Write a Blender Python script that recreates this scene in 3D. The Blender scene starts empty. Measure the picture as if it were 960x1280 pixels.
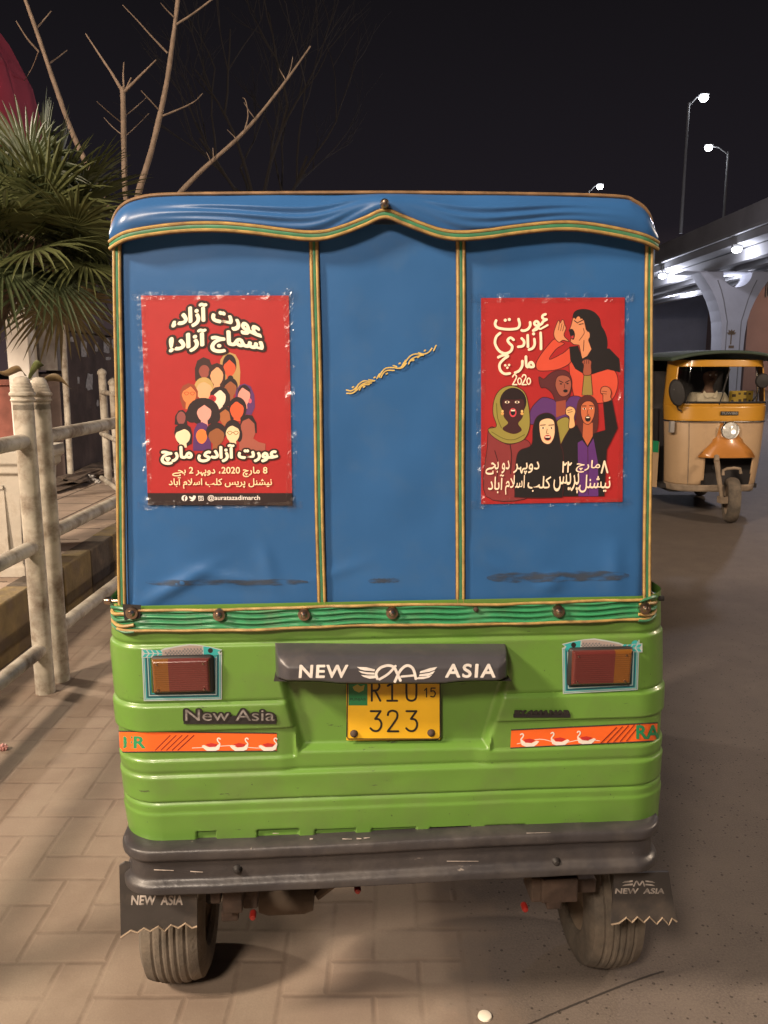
import bpy, bmesh, math, random
from mathutils import Vector, Matrix, noise
from mathutils.geometry import tessellate_polygon
random.seed(7)
R = math.radians
scene = bpy.context.scene
COL = scene.collection

# ------------------------------------------------------------------ camera
FPX, PIT, YAW, CAMH = 1000.0, math.atan(177 / 1000), R(-0.56), 1.62
cam_d = bpy.data.cameras.new("camera")
cam = bpy.data.objects.new("camera", cam_d)
COL.objects.link(cam)
cam.location = (0, 0, CAMH)
cam.rotation_euler = (R(90) - PIT, 0, YAW)
cam_d.sensor_fit = 'VERTICAL'
cam_d.sensor_height = 36
cam_d.lens = 36 * FPX / 1280
cam_d.clip_start = 0.05
cam_d.clip_end = 2000
scene.camera = cam

# ------------------------------------------------------------------ night sky
world = bpy.data.worlds.new("World")
scene.world = world
world.use_nodes = True
wn, wl = world.node_tree.nodes, world.node_tree.links
wn.clear()
w_out = wn.new('ShaderNodeOutputWorld')
w_sky = wn.new('ShaderNodeTexSky')
w_sky.sky_type = 'NISHITA'
w_sky.sun_disc = False
w_sky.sun_elevation = R(-4)
w_sky.sun_rotation = R(200)
w_bg1 = wn.new('ShaderNodeBackground')
w_bg1.inputs[1].default_value = 0.02
wl.new(w_sky.outputs[0], w_bg1.inputs[0])
w_tc = wn.new('ShaderNodeTexCoord')
w_sep = wn.new('ShaderNodeSeparateXYZ')
wl.new(w_tc.outputs['Generated'], w_sep.inputs[0])
w_ramp = wn.new('ShaderNodeValToRGB')            # city glow near the horizon
wl.new(w_sep.outputs['Z'], w_ramp.inputs[0])
els = w_ramp.color_ramp.elements
els[0].position, els[0].color = 0.0, (0.060, 0.040, 0.040, 1)
els[1].position, els[1].color = 0.45, (0.0056, 0.0049, 0.0058, 1)
e = els.new(0.16); e.color = (0.0125, 0.0105, 0.0140, 1)
w_bg2 = wn.new('ShaderNodeBackground')
w_bg2.inputs[1].default_value = 1.0
wl.new(w_ramp.outputs[0], w_bg2.inputs[0])
w_add = wn.new('ShaderNodeAddShader')
wl.new(w_bg1.outputs[0], w_add.inputs[0]); wl.new(w_bg2.outputs[0], w_add.inputs[1])
wl.new(w_add.outputs[0], w_out.inputs[0])

scene.view_settings.view_transform = 'Standard'
scene.view_settings.look = 'None'
scene.view_settings.exposure = 0.0
scene.view_settings.gamma = 1.0
scene.render.engine = 'CYCLES'
scene.cycles.use_denoising = True
scene.cycles.max_bounces = 6
scene.cycles.transparent_max_bounces = 16
scene.cycles.sample_clamp_indirect = 4.0

LAMP_A = dict(loc=(-6.0, -1.5, 6.0), power=4700, color=(1.0, 0.80, 0.60), size=0.50)
LAMP_B = dict(loc=(-2.4, -4.3, 5.7), power=2250, color=(1.0, 0.82, 0.65), size=0.6)
LAMP_C = dict(loc=(-5.7, 5.6, 3.5), power=800, color=(1.0, 0.86, 0.68), size=0.10)
LAMP_D = dict(loc=(7.6, 3.4, 4.2), power=1050, color=(1.0, 0.78, 0.58), size=0.25)

# ------------------------------------------------------------------ pixel helpers (photo pixel -> a point on a real plane)
def ray(u, v):
    x, y = (u - 480) / FPX, -(v - 640) / FPX
    d = Vector((x, math.cos(PIT) + y * math.sin(PIT), -math.sin(PIT) + y * math.cos(PIT)))
    return Matrix.Rotation(YAW, 3, 'Z') @ d
CAMP = Vector((0, 0, CAMH))
def hit(u, v, p0, n):
    d = ray(u, v)
    return CAMP + d * ((Vector(p0) - CAMP).dot(n) / d.dot(n))
def on_y(u, v, y): return hit(u, v, (0, y, 0), Vector((0, 1, 0)))
def on_z(u, v, z=0.0): return hit(u, v, (0, 0, z), Vector((0, 0, 1)))
VEH = Matrix.Translation((0.02, 1.65, 0)) @ Matrix.Rotation(R(3.4), 4, 'Z')
VINV = VEH.inverted()
VROT = VEH.to_3x3()
def pv(u, v, ly=0.0):            # vertical plane across the rickshaw's tail
    return VINV @ hit(u, v, VEH @ Vector((0, ly, 0)), VROT @ Vector((0, 1, 0)))
CZ0, CZ1, CY0, CY1 = 1.12, 1.90, 0.008, 0.014
def cloth_y(z): return CY0 + (CY1 - CY0) * (z - CZ0) / (CZ1 - CZ0)
_cn = VROT @ Vector((0, CZ1 - CZ0, -(CY1 - CY0))).normalized()
def pc(u, v, off=0.0):           # leaning plane of the rear canvas, off metres proud of it
    p = VINV @ hit(u, v, VEH @ Vector((0, CY0 - off, CZ0)), _cn)
    return p

# ------------------------------------------------------------------ materials
def lin(c):
    return tuple((x / 255 / 12.92) if x / 255 <= 0.04045 else ((x / 255 + 0.055) / 1.055) ** 2.4 for x in c)
MATS = {}
def M(name, col, rough=0.6, metal=0.0, spec=0.5, var=0.12, nscale=9.0, bump=0.0, bscale=120.0, dirt=None, emit=None,
      coat=0.0, rvar=0.0, chips=None, dscale=6.0, dlo=0.5, dhi=0.75):
    if name in MATS: return MATS[name]
    m = bpy.data.materials.new(name); m.use_nodes = True
    N, L = m.node_tree.nodes, m.node_tree.links
    b = N['Principled BSDF']
    b.inputs['Roughness'].default_value = rough
    b.inputs['Metallic'].default_value = metal
    b.inputs['Specular IOR Level'].default_value = spec
    b.inputs['Coat Weight'].default_value = coat
    b.inputs['Coat Roughness'].default_value = 0.15
    tc = N.new('ShaderNodeTexCoord')
    nz = N.new('ShaderNodeTexNoise'); nz.inputs['Scale'].default_value = nscale
    nz.inputs['Detail'].default_value = 6
    L.new(tc.outputs['Object'], nz.inputs['Vector'])
    mp = N.new('ShaderNodeMapRange')
    mp.inputs[1].default_value, mp.inputs[2].default_value = 0.3, 0.7
    mp.inputs[3].default_value, mp.inputs[4].default_value = 1 - var, 1 + var
    L.new(nz.outputs[0], mp.inputs[0])
    mul = N.new('ShaderNodeMix'); mul.data_type = 'RGBA'; mul.blend_type = 'MULTIPLY'
    mul.inputs[0].default_value = 1.0
    mul.inputs[6].default_value = (*col, 1)
    L.new(mp.outputs[0], mul.inputs[7])
    out = mul.outputs[2]
    if dirt:
        dn = N.new('ShaderNodeTexNoise'); dn.inputs['Scale'].default_value = dscale
        dn.inputs['Detail'].default_value = 8; dn.inputs['Roughness'].default_value = 0.65
        L.new(tc.outputs['Object'], dn.inputs['Vector'])
        dm = N.new('ShaderNodeMapRange')
        dm.inputs[1].default_value, dm.inputs[2].default_value = dlo, dhi
        L.new(dn.outputs[0], dm.inputs[0])
        mx = N.new('ShaderNodeMix'); mx.data_type = 'RGBA'
        dk = N.new('ShaderNodeMath'); dk.operation = 'MULTIPLY'; dk.inputs[1].default_value = dirt[1]
        L.new(dm.outputs[0], dk.inputs[0]); L.new(dk.outputs[0], mx.inputs[0])
        L.new(out, mx.inputs[6]); mx.inputs[7].default_value = (*dirt[0], 1)
        out = mx.outputs[2]
        ra = N.new('ShaderNodeMath'); ra.operation = 'MULTIPLY_ADD'
        L.new(dk.outputs[0], ra.inputs[0]); ra.inputs[1].default_value = 0.35; ra.inputs[2].default_value = rough
        L.new(ra.outputs[0], b.inputs['Roughness'])
    elif rvar:
        rm = N.new('ShaderNodeMapRange')
        rm.inputs[1].default_value, rm.inputs[2].default_value = 0.3, 0.7
        rm.inputs[3].default_value, rm.inputs[4].default_value = rough - rvar, rough + rvar
        L.new(nz.outputs[0], rm.inputs[0]); L.new(rm.outputs[0], b.inputs['Roughness'])
    if chips:                                    # scratches and chips: stretched noise, thresholded
        for sx_, thr in ((chips[1], chips[2]), (chips[1] * 2.4, chips[2] + .015)):
            mpn = N.new('ShaderNodeMapping'); mpn.inputs['Scale'].default_value = (1.0 if sx_ == chips[1] else 2.6, 1.5, 4.5 if sx_ == chips[1] else 2.2)
            cn = N.new('ShaderNodeTexNoise'); cn.inputs['Scale'].default_value = sx_; cn.inputs['Detail'].default_value = 5; cn.inputs['Roughness'].default_value = .7
            L.new(tc.outputs['Object'], mpn.inputs[0]); L.new(mpn.outputs[0], cn.inputs['Vector'])
            cm = N.new('ShaderNodeMapRange'); cm.inputs[1].default_value = thr; cm.inputs[2].default_value = thr + .03; cm.inputs[4].default_value = .8
            L.new(cn.outputs[0], cm.inputs[0])
            mx2 = N.new('ShaderNodeMix'); mx2.data_type = 'RGBA'
            L.new(cm.outputs[0], mx2.inputs[0]); L.new(out, mx2.inputs[6]); mx2.inputs[7].default_value = (*chips[0], 1)
            out = mx2.outputs[2]
    L.new(out, b.inputs['Base Color'])
    if bump:
        bn = N.new('ShaderNodeTexNoise'); bn.inputs['Scale'].default_value = bscale
        bn.inputs['Detail'].default_value = 4
        L.new(tc.outputs['Object'], bn.inputs['Vector'])
        bp = N.new('ShaderNodeBump'); bp.inputs['Strength'].default_value = bump
        bp.inputs['Distance'].default_value = 0.01
        L.new(bn.outputs[0], bp.inputs['Height']); L.new(bp.outputs[0], b.inputs['Normal'])
    if emit:
        b.inputs['Emission Color'].default_value = (*emit[0], 1)
        b.inputs['Emission Strength'].default_value = emit[1]
    MATS[name] = m
    return m

# ------------------------------------------------------------------ mesh builder
def catmull(pts, n=6, closed=False):
    pts = [Vector(p) for p in pts]
    if len(pts) < 3 and not closed: return pts
    out = []
    k = len(pts)
    rng = range(k) if closed else range(k - 1)
    for i in rng:
        p0 = pts[(i - 1) % k] if closed or i > 0 else pts[0]
        p1, p2 = pts[i], pts[(i + 1) % k]
        p3 = pts[(i + 2) % k] if closed or i + 2 < k else pts[-1]
        for j in range(n):
            t = j / n
            out.append(0.5 * ((2 * p1) + (p2 - p0) * t + (2 * p0 - 5 * p1 + 4 * p2 - p3) * t * t + (3 * p1 - p0 - 3 * p2 + p3) * t ** 3))
    if not closed: out.append(pts[-1].copy())
    return out

class MB:
    def __init__(self): self.v, self.f, self.m = [], [], []
    def add(self, verts, faces, mi=0):
        o = len(self.v)
        self.v += [Vector(p) for p in verts]
        self.f += [tuple(i + o for i in f) for f in faces]
        self.m += [mi] * len(faces)
        return self
    def box(self, c, s, rot=None, mi=0):
        vs = [Vector((x * s[0] / 2, y * s[1] / 2, z * s[2] / 2)) for x in (-1, 1) for y in (-1, 1) for z in (-1, 1)]
        if rot is not None: vs = [rot @ p for p in vs]
        vs = [p + Vector(c) for p in vs]
        return self.add(vs, [(0, 1, 3, 2), (4, 6, 7, 5), (0, 4, 5, 1), (2, 3, 7, 6), (0, 2, 6, 4), (1, 5, 7, 3)], mi)
    def tube(self, pts, r, seg=8, caps=True, mi=0, closed=False, flat=1.0):
        pts = [Vector(p) for p in pts]
        n = len(pts)
        rs = r if isinstance(r, (list, tuple)) else [r] * n
        vs, fs = [], []
        up = None
        for i, p in enumerate(pts):
            a = pts[(i - 1) % n] if closed or i > 0 else p
            b = pts[(i + 1) % n] if closed or i < n - 1 else p
            t = (b - a)
            t = t.normalized() if t.length > 1e-9 else Vector((0, 0, 1))
            if up is None:
                up = Vector((0, 0, 1)) if abs(t.z) < 0.9 else Vector((0, 1, 0))
            s = t.cross(up)
            s = s.normalized() if s.length > 1e-6 else Vector((1, 0, 0))
            up = s.cross(t).normalized()
            for k in range(seg):
                an = 2 * math.pi * k / seg
                vs.append(p + s * math.cos(an) * rs[i] + up * math.sin(an) * rs[i] * flat)
        for i in range(n if closed else n - 1):
            j = (i + 1) % n
            for k in range(seg):
                q = (k + 1) % seg
                fs.append((i * seg + k, i * seg + q, j * seg + q, j * seg + k))
        if caps and not closed:
            fs.append(tuple(range(seg))[::-1]); fs.append(tuple((n - 1) * seg + k for k in range(seg)))
        return self.add(vs, fs, mi)
    def lathe(self, prof, c=(0, 0, 0), axis='Z', seg=24, mi=0, caps=True):
        vs, fs = [], []
        for r, h in prof:
            for k in range(seg):
                a = 2 * math.pi * k / seg
                x, y = r * math.cos(a), r * math.sin(a)
                p = {'Z': (x, y, h), 'X': (h, x, y), 'Y': (x, h, y)}[axis]
                vs.append(Vector(p) + Vector(c))
        for i in range(len(prof) - 1):
            for k in range(seg):
                q = (k + 1) % seg
                fs.append((i * seg + k, i * seg + q, (i + 1) * seg + q, (i + 1) * seg + k))
        if caps:
            fs.append(tuple(range(seg))[::-1]); fs.append(tuple((len(prof) - 1) * seg + k for k in range(seg)))
        return self.add(vs, fs, mi)
    def grid(self, fn, nu, nv, mi=0):
        vs = [fn(i / nu, j / nv) for j in range(nv + 1) for i in range(nu + 1)]
        fs = [(j * (nu + 1) + i, j * (nu + 1) + i + 1, (j + 1) * (nu + 1) + i + 1, (j + 1) * (nu + 1) + i)
              for j in range(nv) for i in range(nu)]
        return self.add(vs, fs, mi)
    def poly(self, pts, mi=0):
        pts = [Vector(p) for p in pts]
        return self.add(pts, [tuple(t) for t in tessellate_polygon([pts])], mi)
    def prism(self, pts, vec, mi=0, caps=True):
        pts = [Vector(p) for p in pts]; vec = Vector(vec); n = len(pts)
        tri = [tuple(t) for t in tessellate_polygon([pts])]
        fs = [(i, (i + 1) % n, (i + 1) % n + n, i + n) for i in range(n)]
        if caps: fs += tri + [tuple(i + n for i in t[::-1]) for t in tri]
        return self.add(pts + [p + vec for p in pts], fs, mi)
    def loft(self, loops, mi=0, closed=True, caps=False):
        n = len(loops[0]); vs = [p for l in loops for p in l]; fs = []
        for i in range(len(loops) - 1):
            for k in range(n if closed else n - 1):
                q = (k + 1) % n
                fs.append((i * n + k, i * n + q, (i + 1) * n + q, (i + 1) * n + k))
        if caps: fs += [tuple(range(n))[::-1], tuple((len(loops) - 1) * n + k for k in range(n))]
        return self.add(vs, fs, mi)
    def build(self, name, mats, parent=None, smooth=40, bevel=0.0, origin=None, fix=True, bseg=2):
        me = bpy.data.meshes.new(name)
        og = Vector(origin) if origin is not None else Vector((0, 0, 0))
        me.from_pydata([p - og for p in self.v], [], self.f)
        mats = mats if isinstance(mats, (list, tuple)) else [mats]
        for m in mats: me.materials.append(m)
        me.polygons.foreach_set('material_index', self.m)
        if fix:
            bm = bmesh.new(); bm.from_mesh(me)
            bmesh.ops.recalc_face_normals(bm, faces=bm.faces[:])
            bm.to_mesh(me); bm.free()
        if smooth:
            me.polygons.foreach_set('use_smooth', [True] * len(me.polygons))
            me.set_sharp_from_angle(angle=R(smooth))
        me.update()
        o = bpy.data.objects.new(name, me)
        COL.objects.link(o)
        if parent: o.parent = parent
        if bevel:
            b = o.modifiers.new('bevel', 'BEVEL'); b.width = bevel; b.segments = bseg; b.limit_method = 'ANGLE'; b.angle_limit = R(35)
        return o

def tag(o, label=None, cat=None, group=None, kind=None):
    if label: o['label'] = label
    if cat: o['category'] = cat
    if group: o['group'] = group
    if kind: o['kind'] = kind
    return o
def thing(name, label, cat, loc=(0, 0, 0), rotz=0.0, group=None, mat=None):
    o = bpy.data.objects.new(name, None); COL.objects.link(o)
    o.empty_display_size = 0.1
    o.location = loc; o.rotation_euler = (0, 0, rotz)
    return tag(o, label, cat, group)
def copy_tree(o, parent=None):
    c = o.copy(); COL.objects.link(c)
    if parent: c.parent = parent
    for ch in [x for x in scene.objects if x.parent == o and x is not c]:
        copy_tree(ch, c)
    return c

# ------------------------------------------------------------------ text (Urdu letters joined by hand, drawn by Blender's own font)
JOIN = {'ا': 'FE8D FE8E', 'آ': 'FE81 FE82', 'د': 'FEA9 FEAA', 'ر': 'FEAD FEAE', 'ز': 'FEAF FEB0', 'و': 'FEED FEEE', 'ے': 'FBAE FBAF',
        'ب': 'FE8F FE90 FE91 FE92', 'ت': 'FE95 FE96 FE97 FE98', 'ج': 'FE9D FE9E FE9F FEA0', 'چ': 'FB7A FB7B FB7C FB7D',
        'س': 'FEB1 FEB2 FEB3 FEB4', 'ش': 'FEB5 FEB6 FEB7 FEB8', 'ع': 'FEC9 FECA FECB FECC', 'ک': 'FB8E FB8F FB90 FB91',
        'ل': 'FEDD FEDE FEDF FEE0', 'م': 'FEE1 FEE2 FEE3 FEE4', 'ن': 'FEE5 FEE6 FEE7 FEE8', 'پ': 'FB56 FB57 FB58 FB59',
        'ہ': 'FBA6 FBA7 FBA8 FBA9', 'ی': 'FBFC FBFD FBFE FBFF', 'لا': 'FEFB FEFC'}
def urdu(s):
    units, i = [], 0
    while i < len(s):
        if s[i:i + 2] == 'لا': units.append('لا'); i += 2
        else: units.append(s[i]); i += 1
    out = []
    for k, u in enumerate(units):
        if u not in JOIN: out.append(u); continue
        fm = JOIN[u].split()
        prev = units[k - 1] if k else ''
        nxt = units[k + 1] if k + 1 < len(units) else ''
        cp = prev in JOIN and len(JOIN[prev].split()) == 4
        cn = len(fm) == 4 and nxt in JOIN
        out.append(chr(int(fm[(3 if cp else 2) if cn else (1 if cp else 0)], 16)))
    res, run = [], ''
    for ch in out:                                    # right to left, but runs of figures stay left to right
        if ch.isdigit() and ord(ch) < 128: run += ch
        else:
            if run: res.append(run); run = ''
            res.append(ch)
    if run: res.append(run)
    return ''.join(res[::-1])
def text2d(s, offset=0.0, shear=0.0, spacing=1.0, res=4):
    c = bpy.data.curves.new('writing', 'FONT'); c.body = s
    c.offset = offset; c.shear = shear; c.space_character = spacing; c.resolution_u = res; c.fill_mode = 'FRONT'
    o = bpy.data.objects.new('writing', c); COL.objects.link(o)
    bpy.context.view_layer.update()
    ev = o.evaluated_get(bpy.context.evaluated_depsgraph_get())
    me = ev.to_mesh()
    vs = [(p.co.x, p.co.y) for p in me.vertices]
    fs = [tuple(p.vertices) for p in me.polygons]
    ev.to_mesh_clear()
    bpy.data.objects.remove(o); bpy.data.curves.remove(c)
    return vs, fs
class Art:
    """flat printing: layers of coloured shapes, each a hair above the last, mapped to a surface by fn(x, y, lift)"""
    def __init__(self, fn, lift=0.0002, step=6e-6):
        self.fn, self.mb, self.h, self.step, self.mats = fn, MB(), lift, step, []
    def mi(self, mat):
        if mat not in self.mats: self.mats.append(mat)
        return self.mats.index(mat)
    def up(self): self.h += self.step; return self.h
    def poly(self, pts, mat, smooth=False):
        h = self.up()
        if smooth: pts = [(p.x, p.y) for p in catmull([(x, y, 0) for x, y in pts], 5, True)]
        p2 = [Vector((x, y, 0)) for x, y in pts]
        tri = tessellate_polygon([p2])
        self.mb.add([self.fn(x, y, h) for x, y in pts], [tuple(t) for t in tri], self.mi(mat))
    def ell(self, cx, cy, rx, ry, mat, n=22, rot=0.0):
        c, s = math.cos(rot), math.sin(rot)
        self.poly([(cx + rx * math.cos(a) * c - ry * math.sin(a) * s, cy + rx * math.cos(a) * s + ry * math.sin(a) * c)
                   for a in [2 * math.pi * k / n for k in range(n)]], mat)
    def rect(self, x0, y0, x1, y1, mat): self.poly([(x0, y0), (x1, y0), (x1, y1), (x0, y1)], mat)
    def stroke(self, pts, w, mat, smooth=True, caps=True, closed=False):
        P = catmull([(x, y, 0) for x, y in pts], 5, closed) if smooth and len(pts) > 2 else [Vector((x, y, 0)) for x, y in pts]
        if closed: P.append(P[0].copy())
        n = len(P); vs = []
        h = self.up()
        for i, p in enumerate(P):
            t = P[min(i + 1, n - 1)] - P[max(i - 1, 0)]
            if t.length < 1e-6: t = Vector((1, 0, 0))
            t.normalize(); s = Vector((-t.y, t.x, 0)) * w / 2
            h += 4e-7
            vs += [self.fn(p.x + s.x, p.y + s.y, h), self.fn(p.x - s.x, p.y - s.y, h)]
        self.mb.add(vs, [(2 * i, 2 * i + 1, 2 * i + 3, 2 * i + 2) for i in range(n - 1)], self.mi(mat))
        self.h = h
        if caps:
            for q in (P[0], P[-1]): self.ell(q.x, q.y, w / 2, w / 2, mat, 10)
    def text(self, s, x0, y0, x1, y1, mat, offset=0.0, outline=None, bend=None, shear=0.0, spacing=1.0):
        base, _ = text2d(s, 0.0, shear, spacing)
        ax, bx = min(p[0] for p in base), max(p[0] for p in base)
        ay, by = min(p[1] for p in base), max(p[1] for p in base)
        sx, sy = (x1 - x0) / (bx - ax), (y1 - y0) / (by - ay)
        vs, fs = text2d(s, 0.0, shear, spacing)
        par = list(range(len(vs)))
        def find(a):
            while par[a] != a: par[a] = par[par[a]]; a = par[a]
            return a
        for f in fs:
            for k in f[1:]: par[find(k)] = find(f[0])
        ids = {}
        cid = [ids.setdefault(find(k), len(ids)) for k in range(len(vs))]
        def go(rad, m):                              # thickened by laying the letters down again round a small circle
            sh = [(0, 0)]
            if rad > 0:
                nk = 8 if rad < .06 else 14
                sh += [(rad * math.cos(2 * math.pi * k / nk), rad * math.sin(2 * math.pi * k / nk)) for k in range(nk)]
                if rad > .09: sh += [(rad * .5 * math.cos(k * 1.05), rad * .5 * math.sin(k * 1.05)) for k in range(6)]
            h = self.up()
            for ox, oy in sh:
                out = []
                for k, (x, y) in enumerate(vs):
                    u = x0 + (x + ox - ax) * sx; w = y1 - (y + oy - ay) * sy
                    if bend: u, w = bend(u, w)
                    out.append(self.fn(u, w, h + 3e-7 * cid[k]))
                h += 3e-7 * (len(ids) + 1)
                self.mb.add(out, fs, self.mi(m))
            self.h = h
        if outline: go(offset + outline[1], outline[0])
        go(offset, mat)
    def build(self, name, parent=None, origin=None):
        return self.mb.build(name, self.mats, parent, smooth=0, origin=origin, fix=False)

# ================================================================== GROUND
def ground_material():
    m = bpy.data.materials.new("paving_and_asphalt"); m.use_nodes = True
    N, L = m.node_tree.nodes, m.node_tree.links
    b = N['Principled BSDF']
    def math_(op, a, c=None, d=None, clamp=False):
        n = N.new('ShaderNodeMath'); n.operation = op; n.use_clamp = clamp
        for i, x in enumerate((a, c, d)):
            if x is None: continue
            if isinstance(x, (int, float)): n.inputs[i].default_value = x
            else: L.new(x, n.inputs[i])
        return n.outputs[0]
    def noise_(scale, detail=6, rough=0.6, vec=None):
        n = N.new('ShaderNodeTexNoise'); n.inputs['Scale'].default_value = scale
        n.inputs['Detail'].default_value = detail; n.inputs['Roughness'].default_value = rough
        L.new(vec or tc.outputs['Object'], n.inputs['Vector']); return n.outputs[0]
    def rng(x, a, c, lo=0.0, hi=1.0):
        n = N.new('ShaderNodeMapRange'); n.inputs[1].default_value, n.inputs[2].default_value = a, c
        n.inputs[3].default_value, n.inputs[4].default_value = lo, hi
        L.new(x, n.inputs[0]); return n.outputs[0]
    def mix(fac, a, c, mode='MIX'):
        n = N.new('ShaderNodeMix'); n.data_type = 'RGBA'; n.blend_type = mode
        for i, x in ((0, fac), (6, a), (7, c)):
            if isinstance(x, tuple): n.inputs[i].default_value = (*x, 1)
            elif isinstance(x, (int, float)): n.inputs[i].default_value = x
            else: L.new(x, n.inputs[i])
        return n.outputs[2]
    tc = N.new('ShaderNodeTexCoord')
    # warp a little so joints are not ruler straight
    wz = N.new('ShaderNodeTexNoise'); wz.inputs['Scale'].default_value = 5; L.new(tc.outputs['Object'], wz.inputs['Vector'])
    wv = N.new('ShaderNodeVectorMath'); wv.operation = 'MULTIPLY_ADD'
    L.new(wz.outputs['Color'], wv.inputs[0]); wv.inputs[1].default_value = (0.014, 0.014, 0); L.new(tc.outputs['Object'], wv.inputs[2])
    sp = N.new('ShaderNodeSeparateXYZ'); L.new(wv.outputs[0], sp.inputs[0])
    U = 0.124
    gx, gy = math_('DIVIDE', sp.outputs[0], U), math_('DIVIDE', sp.outputs[1], U)
    ix, iy = math_('FLOOR', gx), math_('FLOOR', gy)
    fx, fy = math_('SUBTRACT', gx, ix), math_('SUBTRACT', gy, iy)
    k = math_('FLOORED_MODULO', math_('SUBTRACT', ix, iy), 4.0)
    def eq(v): return math_('COMPARE', k, float(v), 0.1)
    k0, k1, k2, k3 = eq(0), eq(1), eq(2), eq(3)
    big = 9.0
    dl = math_('ADD', fx, math_('MULTIPLY', k1, big)); dr = math_('ADD', math_('SUBTRACT', 1.0, fx), math_('MULTIPLY', k0, big))
    db = math_('ADD', fy, math_('MULTIPLY', k2, big)); dt = math_('ADD', math_('SUBTRACT', 1.0, fy), math_('MULTIPLY', k3, big))
    dist = math_('MINIMUM', math_('MINIMUM', dl, dr), math_('MINIMUM', db, dt))
    idx = math_('SUBTRACT', ix, k1); idy = math_('SUBTRACT', iy, k2)
    cb = N.new('ShaderNodeCombineXYZ'); L.new(idx, cb.inputs[0]); L.new(idy, cb.inputs[1])
    wn_ = N.new('ShaderNodeTexWhiteNoise'); wn_.noise_dimensions = '3D'; L.new(cb.outputs[0], wn_.inputs['Vector'])
    big_n = noise_(0.9, 5, 0.6); mid_n = noise_(4.5, 7, 0.65); fine = noise_(160, 3, 0.7)
    dust = rng(mid_n, 0.40, 0.66)
    joint = math_('SUBTRACT', 1.0, rng(dist, 0.02, 0.085), clamp=True)
    joint_v = math_('MULTIPLY', joint, math_('SUBTRACT', 1.0, math_('MULTIPLY', dust, 0.9)))
    brick = mix(wn_.outputs[0], (0.205, 0.158, 0.122), (0.262, 0.207, 0.162))
    brick = mix(math_('MULTIPLY', rng(big_n, 0.35, 0.7), 0.55), brick, (0.235, 0.168, 0.135))
    brick = mix(math_('MULTIPLY', dust, 0.75), brick, (0.285, 0.230, 0.180))
    brick = mix(math_('MULTIPLY', joint_v, 0.42), brick, (0.13, 0.092, 0.068))
    stain = rng(noise_(2.3, 3, 0.5), 0.62, 0.72)
    brick = mix(math_('MULTIPLY', stain, 0.55), brick, (0.085, 0.072, 0.068))
    brick = mix(rng(fine, 0.3, 0.7, 0.0, 0.25), brick, (0.14, 0.105, 0.08))
    # asphalt with dust and loose dark grit
    asp = mix(rng(fine, 0.35, 0.65), (0.098, 0.080, 0.070), (0.158, 0.130, 0.112))
    asp = mix(math_('MULTIPLY', rng(mid_n, 0.35, 0.7), 0.6), asp, (0.19, 0.155, 0.13))
    asp = mix(math_('MULTIPLY', rng(big_n, 0.35, 0.65), 0.45), asp, (0.12, 0.098, 0.085))
    vo = N.new('ShaderNodeTexVoronoi'); vo.inputs['Scale'].default_value = 62; L.new(tc.outputs['Object'], vo.inputs['Vector'])
    vs = N.new('ShaderNodeSeparateColor'); L.new(vo.outputs['Color'], vs.inputs[0])
    grit = math_('MULTIPLY', math_('LESS_THAN', vo.outputs['Distance'], rng(vs.outputs[1], 0.0, 1.0, 0.06, 0.30)), math_('GREATER_THAN', vs.outputs[0], 0.66))
    asp = mix(math_('MULTIPLY', grit, 0.75), asp, (0.03, 0.024, 0.02))
    so = N.new('ShaderNodeSeparateXYZ'); L.new(tc.outputs['Object'], so.inputs[0])
    edge = rng(math_('ADD', so.outputs[0], math_('MULTIPLY', math_('SUBTRACT', mid_n, 0.5), 0.55)), 0.18, 0.36)
    colr = mix(edge, brick, asp)
    L.new(colr, b.inputs['Base Color'])
    b.inputs['Roughness'].default_value = 0.78
    b.inputs['Specular IOR Level'].default_value = 0.3
    hb = math_('ADD', math_('MULTIPLY', math_('SUBTRACT', 1.0, joint_v), 0.5), math_('MULTIPLY', fine, 0.12))
    ha = math_('ADD', math_('MULTIPLY', fine, 0.5), math_('MULTIPLY', grit, 0.4))
    hm = N.new('ShaderNodeMix'); hm.data_type = 'FLOAT'
    L.new(edge, hm.inputs[0]); L.new(hb, hm.inputs[2]); L.new(ha, hm.inputs[3])
    bp = N.new('ShaderNodeBump'); bp.inputs['Strength'].default_value = 0.40; bp.inputs['Distance'].default_value = 0.01
    L.new(hm.outputs[0], bp.inputs['Height']); L.new(bp.outputs[0], b.inputs['Normal'])
    return m
g = MB()
g.add([(-400, -60, 0), (600, -60, 0), (600, 900, 0), (-400, 900, 0)], [(0, 1, 2, 3)])
tag(g.build('ground', ground_material(), smooth=0, fix=False), kind='structure')

# footpath behind the railing, with its deep painted kerb
m_foot = M('footpath_tile', (0.30, 0.225, 0.175), 0.85, var=0.2, nscale=3, bump=0.4, bscale=60, dirt=((0.16, 0.12, 0.09), 0.6), dscale=2.5)
f = MB(); f.box((-4.22, 12, 0.172), (4.0, 44, 0.340))
tag(f.build('footpath', m_foot, smooth=0), kind='structure')
jn = MB()
for k in range(64): jn.box((-3.9 + 0.02 * math.sin(k), 1.0 + 0.42 * k, 0.3425), (3.25, 0.012, 0.003))
for x in (-2.75, -3.2): jn.box((x, 12, 0.3435), (0.012, 40, 0.003))
tag(jn.build('footpath_joints', M('footpath_joint', (0.11, 0.085, 0.065), 0.9), smooth=0), kind='structure')
m_kd = M('kerb_dark', (0.085, 0.066, 0.050), 0.9, var=0.3, nscale=8, bump=0.5, bscale=40, dirt=((0.21, 0.16, 0.12), 0.7))
m_ky = M('kerb_yellow', (0.20, 0.145, 0.062), 0.85, var=0.3, nscale=8, bump=0.5, bscale=40, dirt=((0.16, 0.12, 0.085), 0.85), dlo=0.42, dhi=0.6)
kb = MB()
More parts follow.
